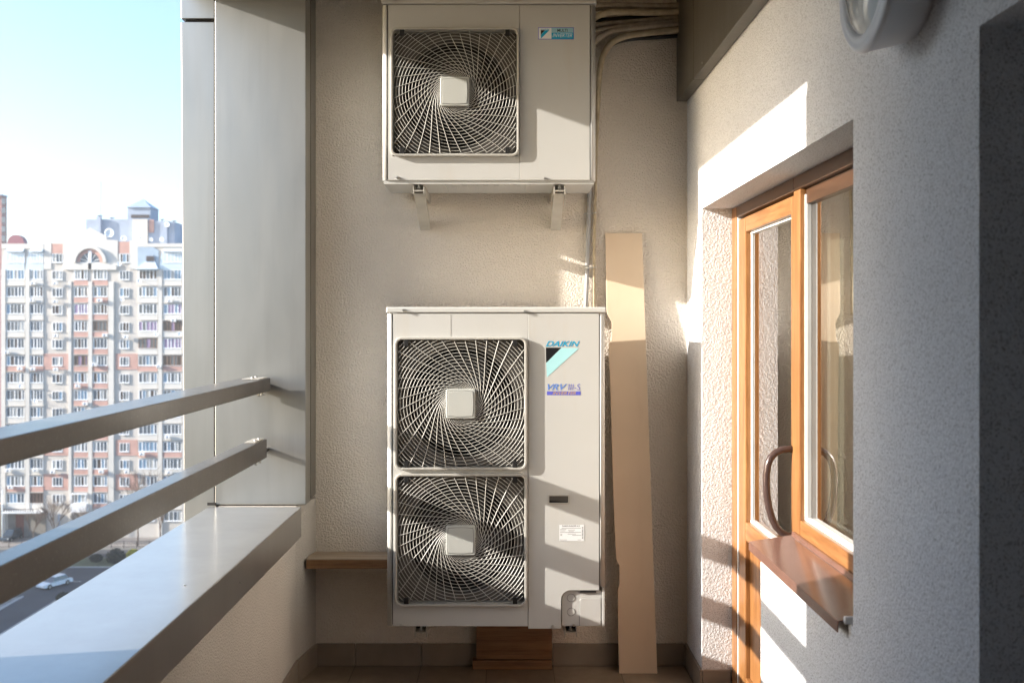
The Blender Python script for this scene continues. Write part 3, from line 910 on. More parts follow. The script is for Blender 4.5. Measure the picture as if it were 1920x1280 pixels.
# straight right edge
outline = [(a if not (1205 < a < 1232 and b > 437) else 1204 + (b-437)/825*28.5, b) for a, b in outline]
D0, k = 4.436, .050
v0 = [plane_pt(a, b, D0, k) for a, b in outline]
n = len(v0)
mb = MB().add([tuple(p) for p in v0] + [(p[0], p[1]+.006, p[2]) for p in v0],
              [tuple(range(n)), tuple(range(2*n-1, n-1, -1))] + [(i, i+n, (i+1) % n+n, (i+1) % n) for i in range(n)])
tag(mb.build('board', M['board'], bevel=.0012), 'tall narrow cream board with two lock notches leaning on the end wall', 'board')
m = MB().box(-.886, -.25, 4.40, 4.5485, pz(1065.5,4.40), pz(1047.5,4.40)-.004, 0)
sh = m.build('plank_shelf', M['plank'], bevel=.002)
MB().box(-.887, -.25, 4.399, 4.5485, pz(1047.5,4.40)-.0035, pz(1047.5,4.40)).build('dusty_top', M['planktop'], sh, bevel=.001)
tag(sh, 'varnished wooden plank bridging the left corner behind the tall unit', 'plank')
t = thing('wood_offcut', 'stacked varnished wood offcuts standing on the floor under the tall unit', 'wood', (px(964,4.51), 4.52, .001))
MB().box(px(893,4.50), px(1035,4.50), 4.50, 4.537, .045, .26).build('tall_piece', M['plank'], t, bevel=.002)
MB().box(px(886,4.49), px(1035,4.49), 4.485, 4.537, .001, .042).build('low_piece', M['plank'], t, bevel=.003)
MB().box(px(893,4.49), px(1035,4.49), 4.494, 4.499, .046, .065).build('lip', M['plank'], t, bevel=.001)
# ------------------------------------------------------------------ the town beyond
GZ = ZC - 35.0                  # street level
DF = 163.8                      # facade distance
SF = 1/11.4                     # metres per photo pixel on the facade
def cx_(a, D=DF): return (a-950)*D/F
def cz_(b, D=DF): return ZC - (b-608)*D/F

M['fac'] = simple('pale brick facade', (.54,.50,.45), .9, var=.06, vscale=.6)
M['fac2'] = simple('pilaster render', (.61,.585,.54), .9, var=.05, vscale=.5)
M['pink'] = simple('pink brick', (.50,.30,.25), .9, var=.10, vscale=.8)
M['frame'] = simple('white window frame', (.78,.80,.82), .5, var=.03)
M['brownframe'] = simple('brown window frame', (.20,.12,.08), .6)
M['dark_open'] = simple('open loggia', (.06,.05,.05), .9)
PANES = [simple('pane slate', (.10,.125,.15), .12), simple('pane grey', (.17,.18,.18), .15), simple('pane blue', (.20,.31,.42), .12),
         simple('pane lilac curtain', (.30,.22,.34), .4), simple('pane pale curtain', (.42,.42,.40), .4), simple('pane dark brown', (.08,.06,.05), .15)]
M['bluegrey'] = simple('blue grey sheet roof', (.36,.44,.53), .4, .3, var=.08, vscale=1)
M['paleroof'] = simple('pale sheet roof', (.56,.64,.70), .35, .3, var=.06, vscale=1)
M['slate'] = simple('slate blue render', (.30,.35,.43), .9, var=.10, vscale=.5)
M['red'] = simple('red brick tower', (.30,.15,.14), .9, var=.12, vscale=.6)
M['redroof'] = simple('wine red roof', (.20,.05,.075), .5, var=.1)
M['dish'] = simple('white dish', (.82,.84,.86), .35, var=.02)
M['acbox'] = simple('white air conditioner', (.74,.74,.72), .5, var=.04)
M['asphalt'] = simple('asphalt', (.045,.047,.052), .85, var=.15, vscale=.25)
M['pave'] = simple('paving', (.22,.20,.18), .9, var=.15, vscale=.5)
M['walk'] = simple('worn pavement', (.19,.18,.175), .9, var=.35, vscale=1.2)
M['kerb'] = simple('kerb stone', (.38,.37,.36), .9)
M['line'] = simple('road paint', (.55,.55,.53), .8)
M['lawn'] = simple('winter grass', (.065,.075,.035), .95, var=.4, vscale=.6)
M['earth'] = simple('ground', (.16,.15,.13), .95, var=.25, vscale=.05)
M['bark'] = simple('bark', (.10,.07,.05), .95)
M['twig'] = simple('bare twigs', (.13,.09,.065), .95)
M['hedge'] = simple('dark hedge', (.035,.035,.022), .95, var=.4, vscale=3)
M['forsythia'] = simple('yellow bush', (.42,.36,.05), .95, var=.3, vscale=3)
M['carwhite'] = simple('white car paint', (.78,.79,.80), .22, spec=.7)
M['cardark'] = simple('dark car paint', (.03,.04,.05), .2, spec=.8)
M['carglass'] = simple('car glass', (.02,.03,.04), .06, spec=.9)
M['tyre'] = simple('tyre', (.02,.02,.02), .9)
M['lamp_head'] = simple('head lamp', (.7,.7,.68), .15)

# ground and roads
g = MB().box(-250, 130, 10, 320, GZ-.5, GZ).build('ground', M['earth'], fix=False); struct(g)
def gy(b): return 35.0*F/(b-608)
YR0, YR1 = 128.0, gy(1064)
struct(MB().box(-140, 60, YR0, YR1, GZ+.004, GZ+.012).build('road', M['asphalt']))
struct(MB().box(-62.0, -57.2, 20, YR0, GZ+.004, GZ+.012).build('road', M['asphalt']))
struct(MB().box(-140, 60, YR1, YR1+.25, GZ, GZ+.14).build('kerb', M['kerb']))
struct(MB().box(-140, -62.2, 60, YR0-.3, GZ, GZ+.10).build('pavement', M['walk']))
struct(MB().box(-57.0, -40, 40, YR0-.3, GZ, GZ+.10).build('pavement', M['walk']))
struct(MB().box(-62.35, -62.05, 20, YR0, GZ, GZ+.14).build('kerb', M['kerb']))
struct(MB().box(-57.15, -56.9, 20, YR0, GZ, GZ+.14).build('kerb', M['kerb']))
for k in range(6):
    struct(MB().box(-70+k*5, -68+k*5, 135.6, 135.75, GZ+.0125, GZ+.016).build('road_marking', M['line']))
struct(MB().box(-68, 20, YR1+.3, gy(1046), GZ, GZ+.10).build('lawn', M['lawn']))
struct(MB().box(-140, 60, gy(1044), gy(1030), GZ, GZ+.03).build('lane', M['asphalt']))
struct(MB().box(-140, 60, gy(1026), DF+2, GZ, GZ+.05).build('pavement', M['pave']))

# block of flats
def zrow(i): return cz_(484 + 32.2*i)           # centre of the window row
BZ1 = cz_(457)
bld = thing('apartment_building', 'long pale sixteen storey block of flats with pink brick bands and a gabled centre', 'building', (cx_(173), DF+8, GZ))
MB().box(cx_(3), cx_(620), DF, DF+16, GZ, BZ1).build('wall', M['fac'], bld)
BAYS = {'A': (12,47), 'B': (56.5,81.5), 'C': (98,117.5), 'D': (139,165), 'E': (174.5,202), 'F': (224.5,242.5), 'G': (259.5,295.5), 'H': (306,341)}
PIL = [(3,11),(48.5,56),(129,134.5),(166,173.5),(204,214),(297,304.5),(342.5,350.5)]
for a, b in PIL:
    zt = BZ1 - (4.2 if (a < 60 or a > 290) else 6.2 if 128 < a < 210 else 0)
    MB().box(cx_(a), cx_(b), DF-.22, DF-.001, GZ, zt).build('pilaster', M['fac2'], bld)
# piers either side of the small window columns
for a, b, zt in ((82,96.5,451),(118,129,451),(216,222,451),(243,258.5,451)):
    MB().box(cx_(a), cx_(b), DF-.10, DF-.001, cz_(505), cz_(zt)).build('parapet_pier', M['fac2'], bld)
MB().box(cx_(96.5), cx_(118), DF-.06, DF-.001, cz_(475), cz_(456.5)).build('brick_panel', M['pink'], bld)
MB().box(cx_(222), cx_(243), DF-.06, DF-.001, cz_(475), cz_(453)).build('brick_panel', M['pink'], bld)
for i in (6, 11, 13):
    for a, b in ((82,128),(217,258.5)):
        if i == 6 or a > 0:
            m = MB(); z0, z1 = zrow(i)-1.25-.1, zrow(i)+1.25
            w0, w1 = (98,117.5) if a == 82 else (224.5,242.5)
            m.box(cx_(a), cx_(w0)-.05, DF-.09, DF-.002, z0, z1); m.box(cx_(w1)+.05, cx_(b), DF-.09, DF-.002, z0, z1)
            m.box(cx_(w0)-.05, cx_(w1)+.05, DF-.09, DF-.002, z0, zrow(i)-.72); m.box(cx_(w0)-.05, cx_(w1)+.05, DF-.09, DF-.002, zrow(i)+.72, z1)
            m.build('brick_panel', M['pink'], bld)
def window_mesh(mb, a, b, zc, h, npan, brown=False, pset=None, y=DF):
    x0, x1 = cx_(a), cx_(b); z0, z1 = zc-h/2, zc+h/2; t = .10; fm = 1 if brown else 0
    mb.box(x0, x1, y-.12, y-.02, z0, z0+t, fm); mb.box(x0, x1, y-.12, y-.02, z1-t*.7, z1, fm)
    ws = [random.uniform(.85, 1.2) for _ in range(npan)]; s = sum(ws); x = x0
    for k in range(npan):
        wv = (x1-x0)*ws[k]/s; tb = random.choice([.07,.10,.16])
        mb.box(x, x+tb, y-.12, y-.02, z0+t, z1-t*.7, fm)
        pi = 2 + random.choice(pset or [0,0,0,1,1,2,4,5])
        mb.box(x+tb, x+wv-.02, y-.07, y-.03, z0+t, z1-t*.7, pi)
        x += wv
    mb.box(x1-.08, x1, y-.122, y-.02, z0+t, z1-t*.7, fm)
    # sill board
    mb.box(x0-.05, x1+.05, y-.20, y-.121, z0-.06, z0-.005, 0)
WM = [M['frame'], M['brownframe']] + PANES
special = {('D',3): ([3,3,3,4],False), ('E',3): ([1,1,5],False), ('A',4): ([1,1,4],False), ('B',4): ([1,4,0],False), ('E',4): ([1,5,5],True), ('G',3): ([0,1,1],False),
           ('G',4): ([3,3,1],False), ('H',4): ([5,3,5],True), ('G',5): ([1,3,1],True), ('H',5): ([3,1,3],False), ('H',3): ([3,2,3],False), ('D',6): ([5,5,3],True),
           ('H',6): ([5,1,5],True), ('G',11): ([2,2,2],False), ('G',12): ([2,4,2],False), ('D',12): ([2,1,4],False), ('B',14): ([5,5,5],True), ('C',1): ([1,2,4],False),
           ('A',1): ([2,4,2],False), ('H',1): ([2,2,4],False), ('G',2): ([2,2,1],False), ('G',1): ([5,5,0],False), ('D',1): ([5,1,4],False), ('D',0): None, ('E',0): None, ('G',0): None}
pinkrow = {'A': (6,13), 'B': (6,13), 'D': tuple(range(1,15)), 'E': tuple(range(1,15)), 'G': (6,11), 'H': (6,11)}
extra = MB()
cnt = 0
for bay, (a, b) in BAYS.items():
    small = bay in 'CF'
    for i in range(15):
        sp = special.get((bay, i), 0)
        if sp is None: continue
        ps, br = sp if sp else (None, False)
        npan = 3 if small else (5 if bay in 'AGH' else 4)
        hidden = (i in (8,9,10) and (a < 140 or i == 9)) or (i >= 13 and a > 215) or (i == 10 and a < 210)
        h = 1.45 if small else 1.62
        zc = zrow(i) + (.12 if not small else 0)
        mb = extra if hidden else MB()
        window_mesh(mb, a + (0 if small else .6), b - (0 if small else .6), zc, h, npan, br, ps)
        if not hidden:
            cnt += 1
            mb.build('window', WM, bld, fix=False)
        if not small and i > 0:
            pk = i in pinkrow[bay]
            MB().box(cx_(a)-.02, cx_(b)+.02, DF-.14, DF-.002, zrow(i)-1.62, zrow(i)-.80).build('balcony_front', M['pink'] if pk else M['fac2'], bld)
            m = MB().box(cx_(a)-.06, cx_(b)+.06, DF-.26, DF-.141, zrow(i)-1.72, zrow(i)-1.625)
            m.build('balcony_slab', M['fac'], bld)
for sh_ in (342, 480):                      # the block goes on to the right, behind the grey column
    for a, b in ((12,47),(56.5,81.5),(98,117.5)):
        for i in range(15): window_mesh(extra, a+sh_, b+sh_, zrow(i)+.06, 1.55, 4)
    for a, b in ((48.5,56),(129,134.5)):
        MB().box(cx_(a+sh_), cx_(b+sh_), DF-.22, DF-.001, GZ, BZ1-.8).build('pilaster', M['fac2'], bld)
ex = extra.build('window', WM, bld, fix=False); ex['kind'] = 'stuff'
# gabled centre with half round window
gp = [(121,506),(121,452),(138,451),(138,444),(169.5,426.5),(200,443),(200,449),(221,451),(221,506)]
MB().prism([(cx_(a), cz_(b)) for a, b in gp], DF-.12, DF+.35, 'y').build('gable', M['fac2'], bld)
ccx, ccz = cx_(169.5), cz_(492)
def arc(r0, r1, y0, y1, mat, name, a0=0, a1=180, n=24):
    v = []; m = MB()
    o_ = [(ccx+r1*math.cos(R(a0+(a1-a0)*k/n)), ccz+r1*math.sin(R(a0+(a1-a0)*k/n))) for k in range(n+1)]
    i_ = [(ccx+r0*math.cos(R(a0+(a1-a0)*k/n)), ccz+r0*math.sin(R(a0+(a1-a0)*k/n))) for k in range(n+1)]
    for k in range(n):
        m.prism([o_[k], o_[k+1], i_[k+1], i_[k]] if r0 > 0 else [o_[k], o_[k+1], (ccx, ccz)], y0, y1, 'y')
    return m.build(name, mat, bld)
arc(2.25, 2.75, DF-.5, DF-.121, M['fac2'], 'arch_moulding')
arc(1.6, 2.25, DF-.20, DF-.121, M['pink'], 'arch_ring')
arc(0, 1.6, DF-.16, DF-.121, PANES[0], 'arch_window')
m = MB()
for a_ in (20, 55, 90, 125, 160):
    c_, s_ = math.cos(R(a_)), math.sin(R(a_))
    m.tube([(ccx, DF-.18, ccz), (ccx+1.6*c_, DF-.18, ccz+1.6*s_)], .05, 4)
m.box(cx_(166.5), cx_(172.5), DF-.3, DF-.17, cz_(505), ccz+1.9); m.box(ccx-1.6, ccx+1.6, DF-.2, DF-.165, ccz-.1, ccz)
m.build('arch_bars', M['frame'], bld)
MB().box(cx_(121), cx_(219), DF-.3, DF-.121, cz_(506), cz_(493)).build('arch_sill', M['fac2'], bld)
# attic storey of sheet metal
def attic(x0, x1, curved=True):
    pts = [(x0-6,507),(x0-4.5,490),(x0,473),(x0+3,468)] if curved else [(x0,507),(x0,468)]
    pts += [(x1,468),(x1,476),(x1,507)]
    MB().prism([(cx_(a), cz_(b)) for a, b in reversed(pts)], DF-.10, DF-.003, 'y').build('attic_roof', M['paleroof'], bld)
    MB().add([(cx_(x0+2),DF-.55,cz_(471.5)),(cx_(x1),DF-.55,cz_(471.5)),(cx_(x1),DF,cz_(465.5)),(cx_(x0+4),DF,cz_(465.5)),
              (cx_(x0+2),DF-.55,cz_(472.5)),(cx_(x1),DF-.55,cz_(472.5)),(cx_(x1),DF,cz_(473)),(cx_(x0+4),DF,cz_(473))],
             [(0,1,2,3),(4,7,6,5),(0,4,5,1),(3,2,6,7),(1,5,6,2),(0,3,7,4)]).build('eaves', M['paleroof'], bld)
attic(10, 46); attic(54.5, 81.5); attic(304, 345)
MB().prism([(cx_(a), cz_(b)) for a, b in ((258.5,508),(298,508),(298,470),(286,462),(262,458),(258.5,458))], DF-.09, DF-.003, 'y').build('attic_roof', M['bluegrey'], bld)
MB().add([(cx_(257),DF-.9,cz_(505)),(cx_(300),DF-.9,cz_(505)),(cx_(290),DF-.1,cz_(489)),(cx_(275),DF-.1,cz_(489)),(cx_(257),DF,cz_(506)),(cx_(300),DF,cz_(506))],
         [(0,1,2,3),(0,3,4),(1,5,2),(0,4,5,1),(3,2,5,4)]).build('canopy_roof', M['paleroof'], bld)
m = MB(); m.prism([(cx_(a), cz_(b)) for a, b in ((273.5,490),(273.5,481),(277,478.5),(288,478.5),(291.5,481),(291.5,490))], DF-.3, DF-.091, 'y')
m.build('dormer', M['slate'], bld)
m = MB(); m.box(cx_(275.5), cx_(290), DF-.34, DF-.301, cz_(489.5), cz_(480.5)); m.build('window', M['dark_open'], bld)
# parapet line
MB().box(cx_(3), cx_(82), DF-.12, DF-.001, cz_(466), cz_(457)).build('parapet', M['fac2'], bld)
MB().box(cx_(259), cx_(620), DF-.12, DF-.001, cz_(463), cz_(456.5)).build('parapet', M['fac2'], bld)
# ground floor: porch, corner balcony
m = MB().box(cx_(15), cx_(87), DF-2.2, DF-.25, cz_(957.5), cz_(955)); m.build('porch_canopy', M['frame'], bld)
m = MB()
for k in range(13): m.box(cx_(19+k*4.4), cx_(20.6+k*4.4), DF-2.15, DF-2.05, cz_(954.5), cz_(950))
m.box(cx_(17), cx_(74), DF-2.15, DF-2.05, cz_(950), cz_(949.3)); m.build('porch_railing', M['dark_open'], bld, fix=False)
MB().box(cx_(16), cx_(57), DF-.24, DF-.15, GZ, cz_(957.6)).build('porch_wall', M['pave'], bld)
MB().box(cx_(31), cx_(46), DF-.30, DF-.241, GZ, cz_(964)).build('entrance_door', simple('brown entrance door', (.16,.055,.04), .5), bld)
MB().box(cx_(58), cx_(87), DF-.24, DF-.15, GZ, cz_(957.6)).build('porch_wall', simple('grey brick', (.22,.20,.17), .9), bld)
MB().box(cx_(-1), cx_(2.8), DF-1.2, DF+2, GZ, cz_(943)).build('corner_pier', simple('sand render', (.55,.42,.27), .9), bld)
cb = MB().box(cx_(137), cx_(166), DF-1.0, DF-.15, cz_(958), cz_(943)); cb.build('corner_balcony', M['frame'], bld)
m = MB(); m.box(cx_(137), cx_(139), DF-1.0, DF-.9, cz_(943), cz_(925)); m.box(cx_(164), cx_(166), DF-1.0, DF-.9, cz_(943), cz_(925)); m.box(cx_(137), cx_(166), DF-1.0, DF-.3, cz_(925), cz_(923.5))
m.build('balcony_frame', M['frame'], bld, fix=False)
MB().box(cx_(110), cx_(113), DF-.3, DF-.05, GZ, cz_(962)).build('downpipe', M['slate'], bld)
for a, b in ((308,341),(260,290)):
    mb = MB(); window_mesh(mb, a, b, cz_(967), 1.6, 4); mb.build('window', WM, bld, fix=False)
# roof housing and lantern
DR = DF+9
def rb(name, a, b, y0, y1, t, mat, dep=6, Dn=DR):
    return MB().box(cx_(a,Dn), cx_(b,Dn), Dn, Dn+dep, cz_(t,Dn) if isinstance(t,(int,float)) else t[0], cz_(y1,Dn))
hs = thing('roof_housing', 'blue grey lift housing with a pyramid topped lantern on the roof of the block', 'roof building', (cx_(240,DR), DR+3, BZ1))
def hb(name, a, b, yt, yb, mat, y0=0, dep=6): return MB().box(cx_(a,DR), cx_(b,DR), DR+y0, DR+y0+dep, cz_(yb,DR), cz_(yt,DR)).build(name, mat, hs)
hb('wall', 161, 278, 411, 462, M['slate']); hb('wall', 278.05, 313, 414, 462, M['slate']); hb('wall', 313.05, 326, 416, 462, M['slate'], .3)
hb('pale_wall', 250, 278, 411.5, 462, M['fac'], -.4, .39)  # front slab in the pale facade colour
hb('brick_wall', 279, 289, 412, 436, M['pink'], -.1, .09)
hb('stair_wall', 183, 191, 407, 462, M['slate'], -.6, .59)
hb('lantern', 237, 280, 389, 411, M['slate'], .5, 4)
hb('lantern_opening', 244, 278, 402, 408, M['dark_open'], .4, .09)
xa_, xb_ = cx_(235,DR), cx_(282,DR); ya_, yb2 = DR+.2, DR+4.8; zt = cz_(388.5,DR)
MB().add([(xa_,ya_,zt),(xb_,ya_,zt),(xb_,yb2,zt),(xa_,yb2,zt),((xa_+xb_)/2,(ya_+yb2)/2,cz_(370,DR))], [(0,3,2,1),(0,1,4),(1,2,4),(2,3,4),(3,0,4)]).build('pyramid_roof', M['bluegrey'], hs)
for a, t_, r_ in ((182,404,.22),(205,408,.2),(300,411,.15),(322,414,.2)):
    m = MB(); m.cyl((cx_(a,DR), DR+1, cz_(t_+7,DR)), r_*.7, (7)*SF, 'z', 10); m.cyl((cx_(a,DR), DR+1, cz_(t_,DR)), r_*2.6, .12, 'z', 10)
    m.build('vent', M['slate'], hs)
MB().cyl((cx_(180,DR), DR+2, cz_(412,DR)), .05, cz_(338,DR)-cz_(412,DR), 'z', 6).build('mast', M['slate'], hs)
# satellite dishes
def dish(a, b, r, label, D_=DF-.7, yaw=0, mat='dish'):
    t_ = thing('satellite_dish', label, 'satellite dish', (cx_(a,D_), D_, cz_(b,D_)), 'satellite dishes on the block')
    m = MB(); m.lathe([(0,.22*r),(r*.4,.18*r),(r*.75,.09*r),(r,-.02*r),(r,.02*r),(r*.75,.13*r),(0,.26*r)], (cx_(a,D_), D_, cz_(b,D_)), 'y', 20)
    m.build('reflector', M[mat], t_)
    c_ = Vector((cx_(a,D_), D_, cz_(b,D_)))
    MB().tube([c_+Vector((0,0,-r)), c_+Vector((0,-r*.7,-r*.35)), c_+Vector((0,-r*.8,0))], .03, 5).build('arm', M['slate'], t_)
    MB().tube([c_+Vector((0,.1,0)), c_+Vector((0,.7,-.1))], .04, 5).build('mount', M['slate'], t_)
for a, b, r, lab, D_ in ((205,437,.80,'large white dish behind the right slope of the gable',DF+1), (232,447,.48,'grey dish low behind the right brick panel of the roof',DF+3),
        (265,446,.36,'white dish at the left end of the right roof edge',DF+1), (257,453,.24,'small white dish at the very corner of the right roof edge',DF+1), (283,449,.34,'white dish on the roof edge above the blue attic',DF+1),
        (313,421,.45,'grey dish high on the roof housing wall',DR-.5), (303,449,.40,'grey dish at the foot of the roof housing',DR-.6),
        (223,495,.38,'white dish on the wall just right of the arched window',DF-.9), (261,526,.42,'white dish under the pale canopy roof of the right balconies',DF-.9), (229,561,.34,'white dish under the third right small window',DF-.9),
        (293,627,.34,'dish at the right end of the lilac glazed balcony',DF-.6), (337,626,.40,'dish beside the grey column on the fifth floor down',DF-.6), (38,724,.36,'white dish on the leftmost balcony column just above the upper rail',DF-.9), (66,751,.34,'white dish on the second balcony column just above the upper rail',DF-.9)):
    dish(a, b, r, lab, D_)
# air conditioner boxes on the facade
def fac_ac(a, b, label):
    t_ = thing('air_conditioner_box', label, 'air conditioner', (cx_(a), DF-.3, cz_(b)-.27), 'small air conditioners on the block')
    x, z = cx_(a), cz_(b)
    MB().box(x-.42, x+.42, DF-.62, DF-.30, z-.28, z+.28).build('casing', M['acbox'], t_, bevel=.02, seg=1)
    MB().lathe([(.20,-.005),(.20,-.012),(.0,-.012)], (x-.12, DF-.62, z), 'y', 16).build('fan', M['slate'], t_)
    m = MB(); m.box(x-.35, x-.30, DF-.60, DF-.101, z-.33, z-.281); m.build('bracket', M['slate'], t_)
    m = MB(); m.box(x+.30, x+.35, DF-.60, DF-.101, z-.33, z-.281); m.build('bracket', M['slate'], t_)
colname = {'A': 'first balcony column', 'B': 'second balcony column', 'C': 'left small window column', 'D': 'left pink balcony column', 'E': 'right pink balcony column', 'F': 'right small window column', 'G': 'wide right balcony column', 'H': 'balcony column next to grey pillar'}
ordn = ['top','second','third','fourth','fifth','sixth','seventh','eighth','ninth','tenth','eleventh','twelfth','thirteenth','fourteenth','fifteenth','sixteenth']
for a, b in ((106,531),(64,531),(106,565),(62,563),(107,629),(15,660),(40,690.5),(64,691),(107,692),(148,723),(162,756),(199,628),(189,563),(238,631),(320,564),(327,600),(18,881),(69,880.5),(101,883.5),(22,912),(316,818),(268,850),(192,883),(240,883.5),(112,944),(319,884.5),(178,683),(300,686)):
    bay = min(BAYS, key=lambda k_: abs((BAYS[k_][0]+BAYS[k_][1])/2 - a))
    fl_ = round((b-14-484)/32.2)
    fac_ac(a, b, 'white air conditioner below %s row window, %s' % (ordn[max(0,min(14,fl_))], colname[bay]))

# tower at the far left and barrel roof
DT = 290
tw = thing('tower_block', 'distant dark red brick tower at the left edge of the photo', 'building', (cx_(-30,DT), DT+8, GZ))
MB().box(cx_(-75,DT), cx_(3,DT), DT, DT+3, GZ, cz_(367,DT)).build('wall', M['red'], tw)
MB().box(cx_(-76,DT), cx_(4,DT), DT-.6, DT+3.3, cz_(367,DT)+.01, cz_(364.5,DT)).build('roof_edge', M['slate'], tw)
for i in range(9):
    for k in range(3):
        a = -26 + k*14.5
        zc = cz_(377+17.5*i, DT)
        MB().box(cx_(a,DT), cx_(a+7,DT), DT-.1, DT-.01, zc-.8, zc+.8).build('window', PANES[0], tw)
DB2 = 230
br = thing('barrel_roof_building', 'wine red barrel roof showing behind the left end of the block', 'building', (cx_(28,DB2), DB2+5, GZ))
MB().box(cx_(10,DB2), cx_(45,DB2), DB2, DB2+2, GZ, cz_(458,DB2)).build('wall', M['slate'], br)
bp = [(cx_(12,DB2), cz_(457.9,DB2))] + [(cx_(28.5-16.5*math.cos(R(t_)),DB2), cz_(458-18*math.sin(R(t_)),DB2)) for t_ in (35,55,75,90,105,125,145,165)] + [(cx_(45,DB2), cz_(457.9,DB2))]
MB().prism(bp, DB2+.1, DB2+1.9, 'y').build('roof', M['redroof'], br)
# neighbouring block that shades the street (left, outside the picture)
nb = thing('neighbour_block', 'plain block left of the street, shading the road', 'building', (-150, 95, GZ))
MB().box(-140, -128, 20, 137, GZ, GZ+46).build('wall', M['fac'], nb)

# cars
def car(x, y, rz, paint, label, suv=False):
    t_ = thing('car', label, 'car', (x, y, GZ+.012))
    L_, W_ = 4.4, 1.78; hb_ = .78 if not suv else .95; hr = 1.42 if not suv else 1.72
    zz = GZ+.012
    def tr(m):
        c_, s_ = math.cos(rz), math.sin(rz)
        m.v = [Vector((x+p.x*c_-p.y*s_, y+p.x*s_+p.y*c_, zz+p.z)) for p in m.v]; return m
    body = MB()
    prof = [(-2.2,.30),(-2.2,.62),(-2.05,.80+.1*suv),(-1.5,hb_+.05),(1.0,hb_+.02),(1.75,hb_-.08),(2.15,.58),(2.2,.30)]
    n_ = len(prof); hw = W_/2
    v = []
    for s_, k_ in ((-hw*.93, 1), (-hw, 0), (hw, 0), (hw*.93, 1)):
        for q in prof: v.append((q[0], s_, q[1] + (.03 if k_ else 0)))
    fs = []
    for r_ in range(3):
        for i in range(n_): fs.append((r_*n_+i, r_*n_+(i+1) % n_, (r_+1)*n_+(i+1) % n_, (r_+1)*n_+i))
    fs += [tuple(range(n_)), tuple(reversed(range(3*n_, 4*n_)))]
    body.add(v, fs); tr(body).build('body', paint, t_, bevel=.04)
    cab = MB(); ct = [(-1.75 if not suv else -2.0,hb_),(-1.2 if not suv else -1.75,hr-.04),(-.2,hr),(.35,hr-.06),(1.15,hb_-.02)]
    v = [(q[0], -hw*(.9 if q[1] < hr-.2 else .72), q[1]) for q in ct] + [(q[0], hw*(.9 if q[1] < hr-.2 else .72), q[1]) for q in ct]
    cab.add(v, [(0,1,2,3,4), (9,8,7,6,5), (0,5,6,1), (1,6,7,2), (2,7,8,3), (3,8,9,4), (4,9,5,0)]); tr(cab).build('windows', M['carglass'], t_)
    rf = MB(); rf.add([(-1.2,-.66,hr-.03),(-1.2,.66,hr-.03),(.35,.66,hr-.05),(.35,-.66,hr-.05),(-1.15,-.62,hr+.04),(-1.15,.62,hr+.04),(.25,.62,hr+.04),(.25,-.62,hr+.04)],
                      [(0,3,2,1),(4,5,6,7),(0,1,5,4),(1,2,6,5),(2,3,7,6),(3,0,4,7)]); tr(rf).build('roof', paint, t_)
    for wx in (-1.35, 1.38):
        for wy in (-1, 1):
            wm = MB(); wm.cyl((wx, wy*(hw-.19) - (.0 if wy > 0 else 0), .32), .32, .2*wy, 'y', 18); wo = tr(wm).build('wheel', M['tyre'], t_)
            hm = MB(); hm.cyl((wx, wy*(hw+.012), .32), .19, .01*wy, 'y', 14); tr(hm).build('rim', M['zinc'], wo)
    for wy in (-1, 1):
        hm = MB(); hm.box(2.06, 2.2, wy*.80-.14*wy, wy*.80, .58, .72); tr(hm).build('headlight', M['lamp_head'], t_)
        hm = MB(); hm.box(-2.21, -2.1, wy*.80-.2*wy, wy*.80, .66, .80); tr(hm).build('tail_light', M['redroof'], t_)
yc = gy(1103)
car(px(101, yc+1), yc+1.2, R(-118), M['carwhite'], 'white saloon car driving on the shaded road between the rails')
yc2 = gy(1012)
car(px(21, yc2), yc2, R(-95), M['cardark'], 'dark car parked in front of the entrance porch', True)

# trees and bushes
def bare_tree(x, y, h, label, seed, name='bare_tree', spread=.55, tr_=.14):
    random.seed(seed)
    t_ = thing(name, label, 'tree', (x, y, GZ), 'bare trees in front of the block')
    trunk = MB(); crown = MB()
    p0 = Vector((x, y, GZ)); th = h*.28
    trunk.tube([p0, p0+Vector((.05,0,th*.5)), p0+Vector((0,.05,th))], [tr_, tr_*.85, tr_*.7], 8)
    def grow(p, d, ln, r, lev):
        q = p + d*ln; mid = p + d*ln*.5 + Vector((random.uniform(-1,1), random.uniform(-1,1), 0))*ln*.05
        crown.tube([p, mid, q], [r, r*.8, r*.6], 5 if lev > 1 else 4, caps=False)
        if lev == 0: return
        for _ in range(random.choice([3, 4]) if lev > 1 else 4):
            nd = (d + Vector((random.uniform(-1,1), random.uniform(-1,1), random.uniform(-.25,.7)))*spread).normalized()
            grow(p + d*ln*random.uniform(.5, 1), nd, ln*random.uniform(.6,.85), r*.58, lev-1)
    for _ in range(4):
        d = Vector((random.uniform(-.5,.5), random.uniform(-.5,.5), 1)).normalized()
        grow(p0+Vector((0,0,th*random.uniform(.8,1))), d, h*.25, tr_*.5, 4)
    trunk.build('trunk', M['bark'], t_); crown.build('crown', M['twig'], t_, fix=False)
bare_tree(px(103,158), 158, 9, 'bare young tree in front of the left small window column', 3)
bare_tree(px(62,159), 159, 6.5, 'small bare tree beside the entrance porch', 4, tr_=.09)
bare_tree(px(258,157), 157, 14, 'tall bare tree in front of the right pink bay', 5)
bare_tree(px(300,156.5), 156.5, 10, 'bare tree nearest the grey column', 8)
bare_tree(px(150,158), 158, 7, 'bare tree below the glazed corner balcony', 9, tr_=.09)
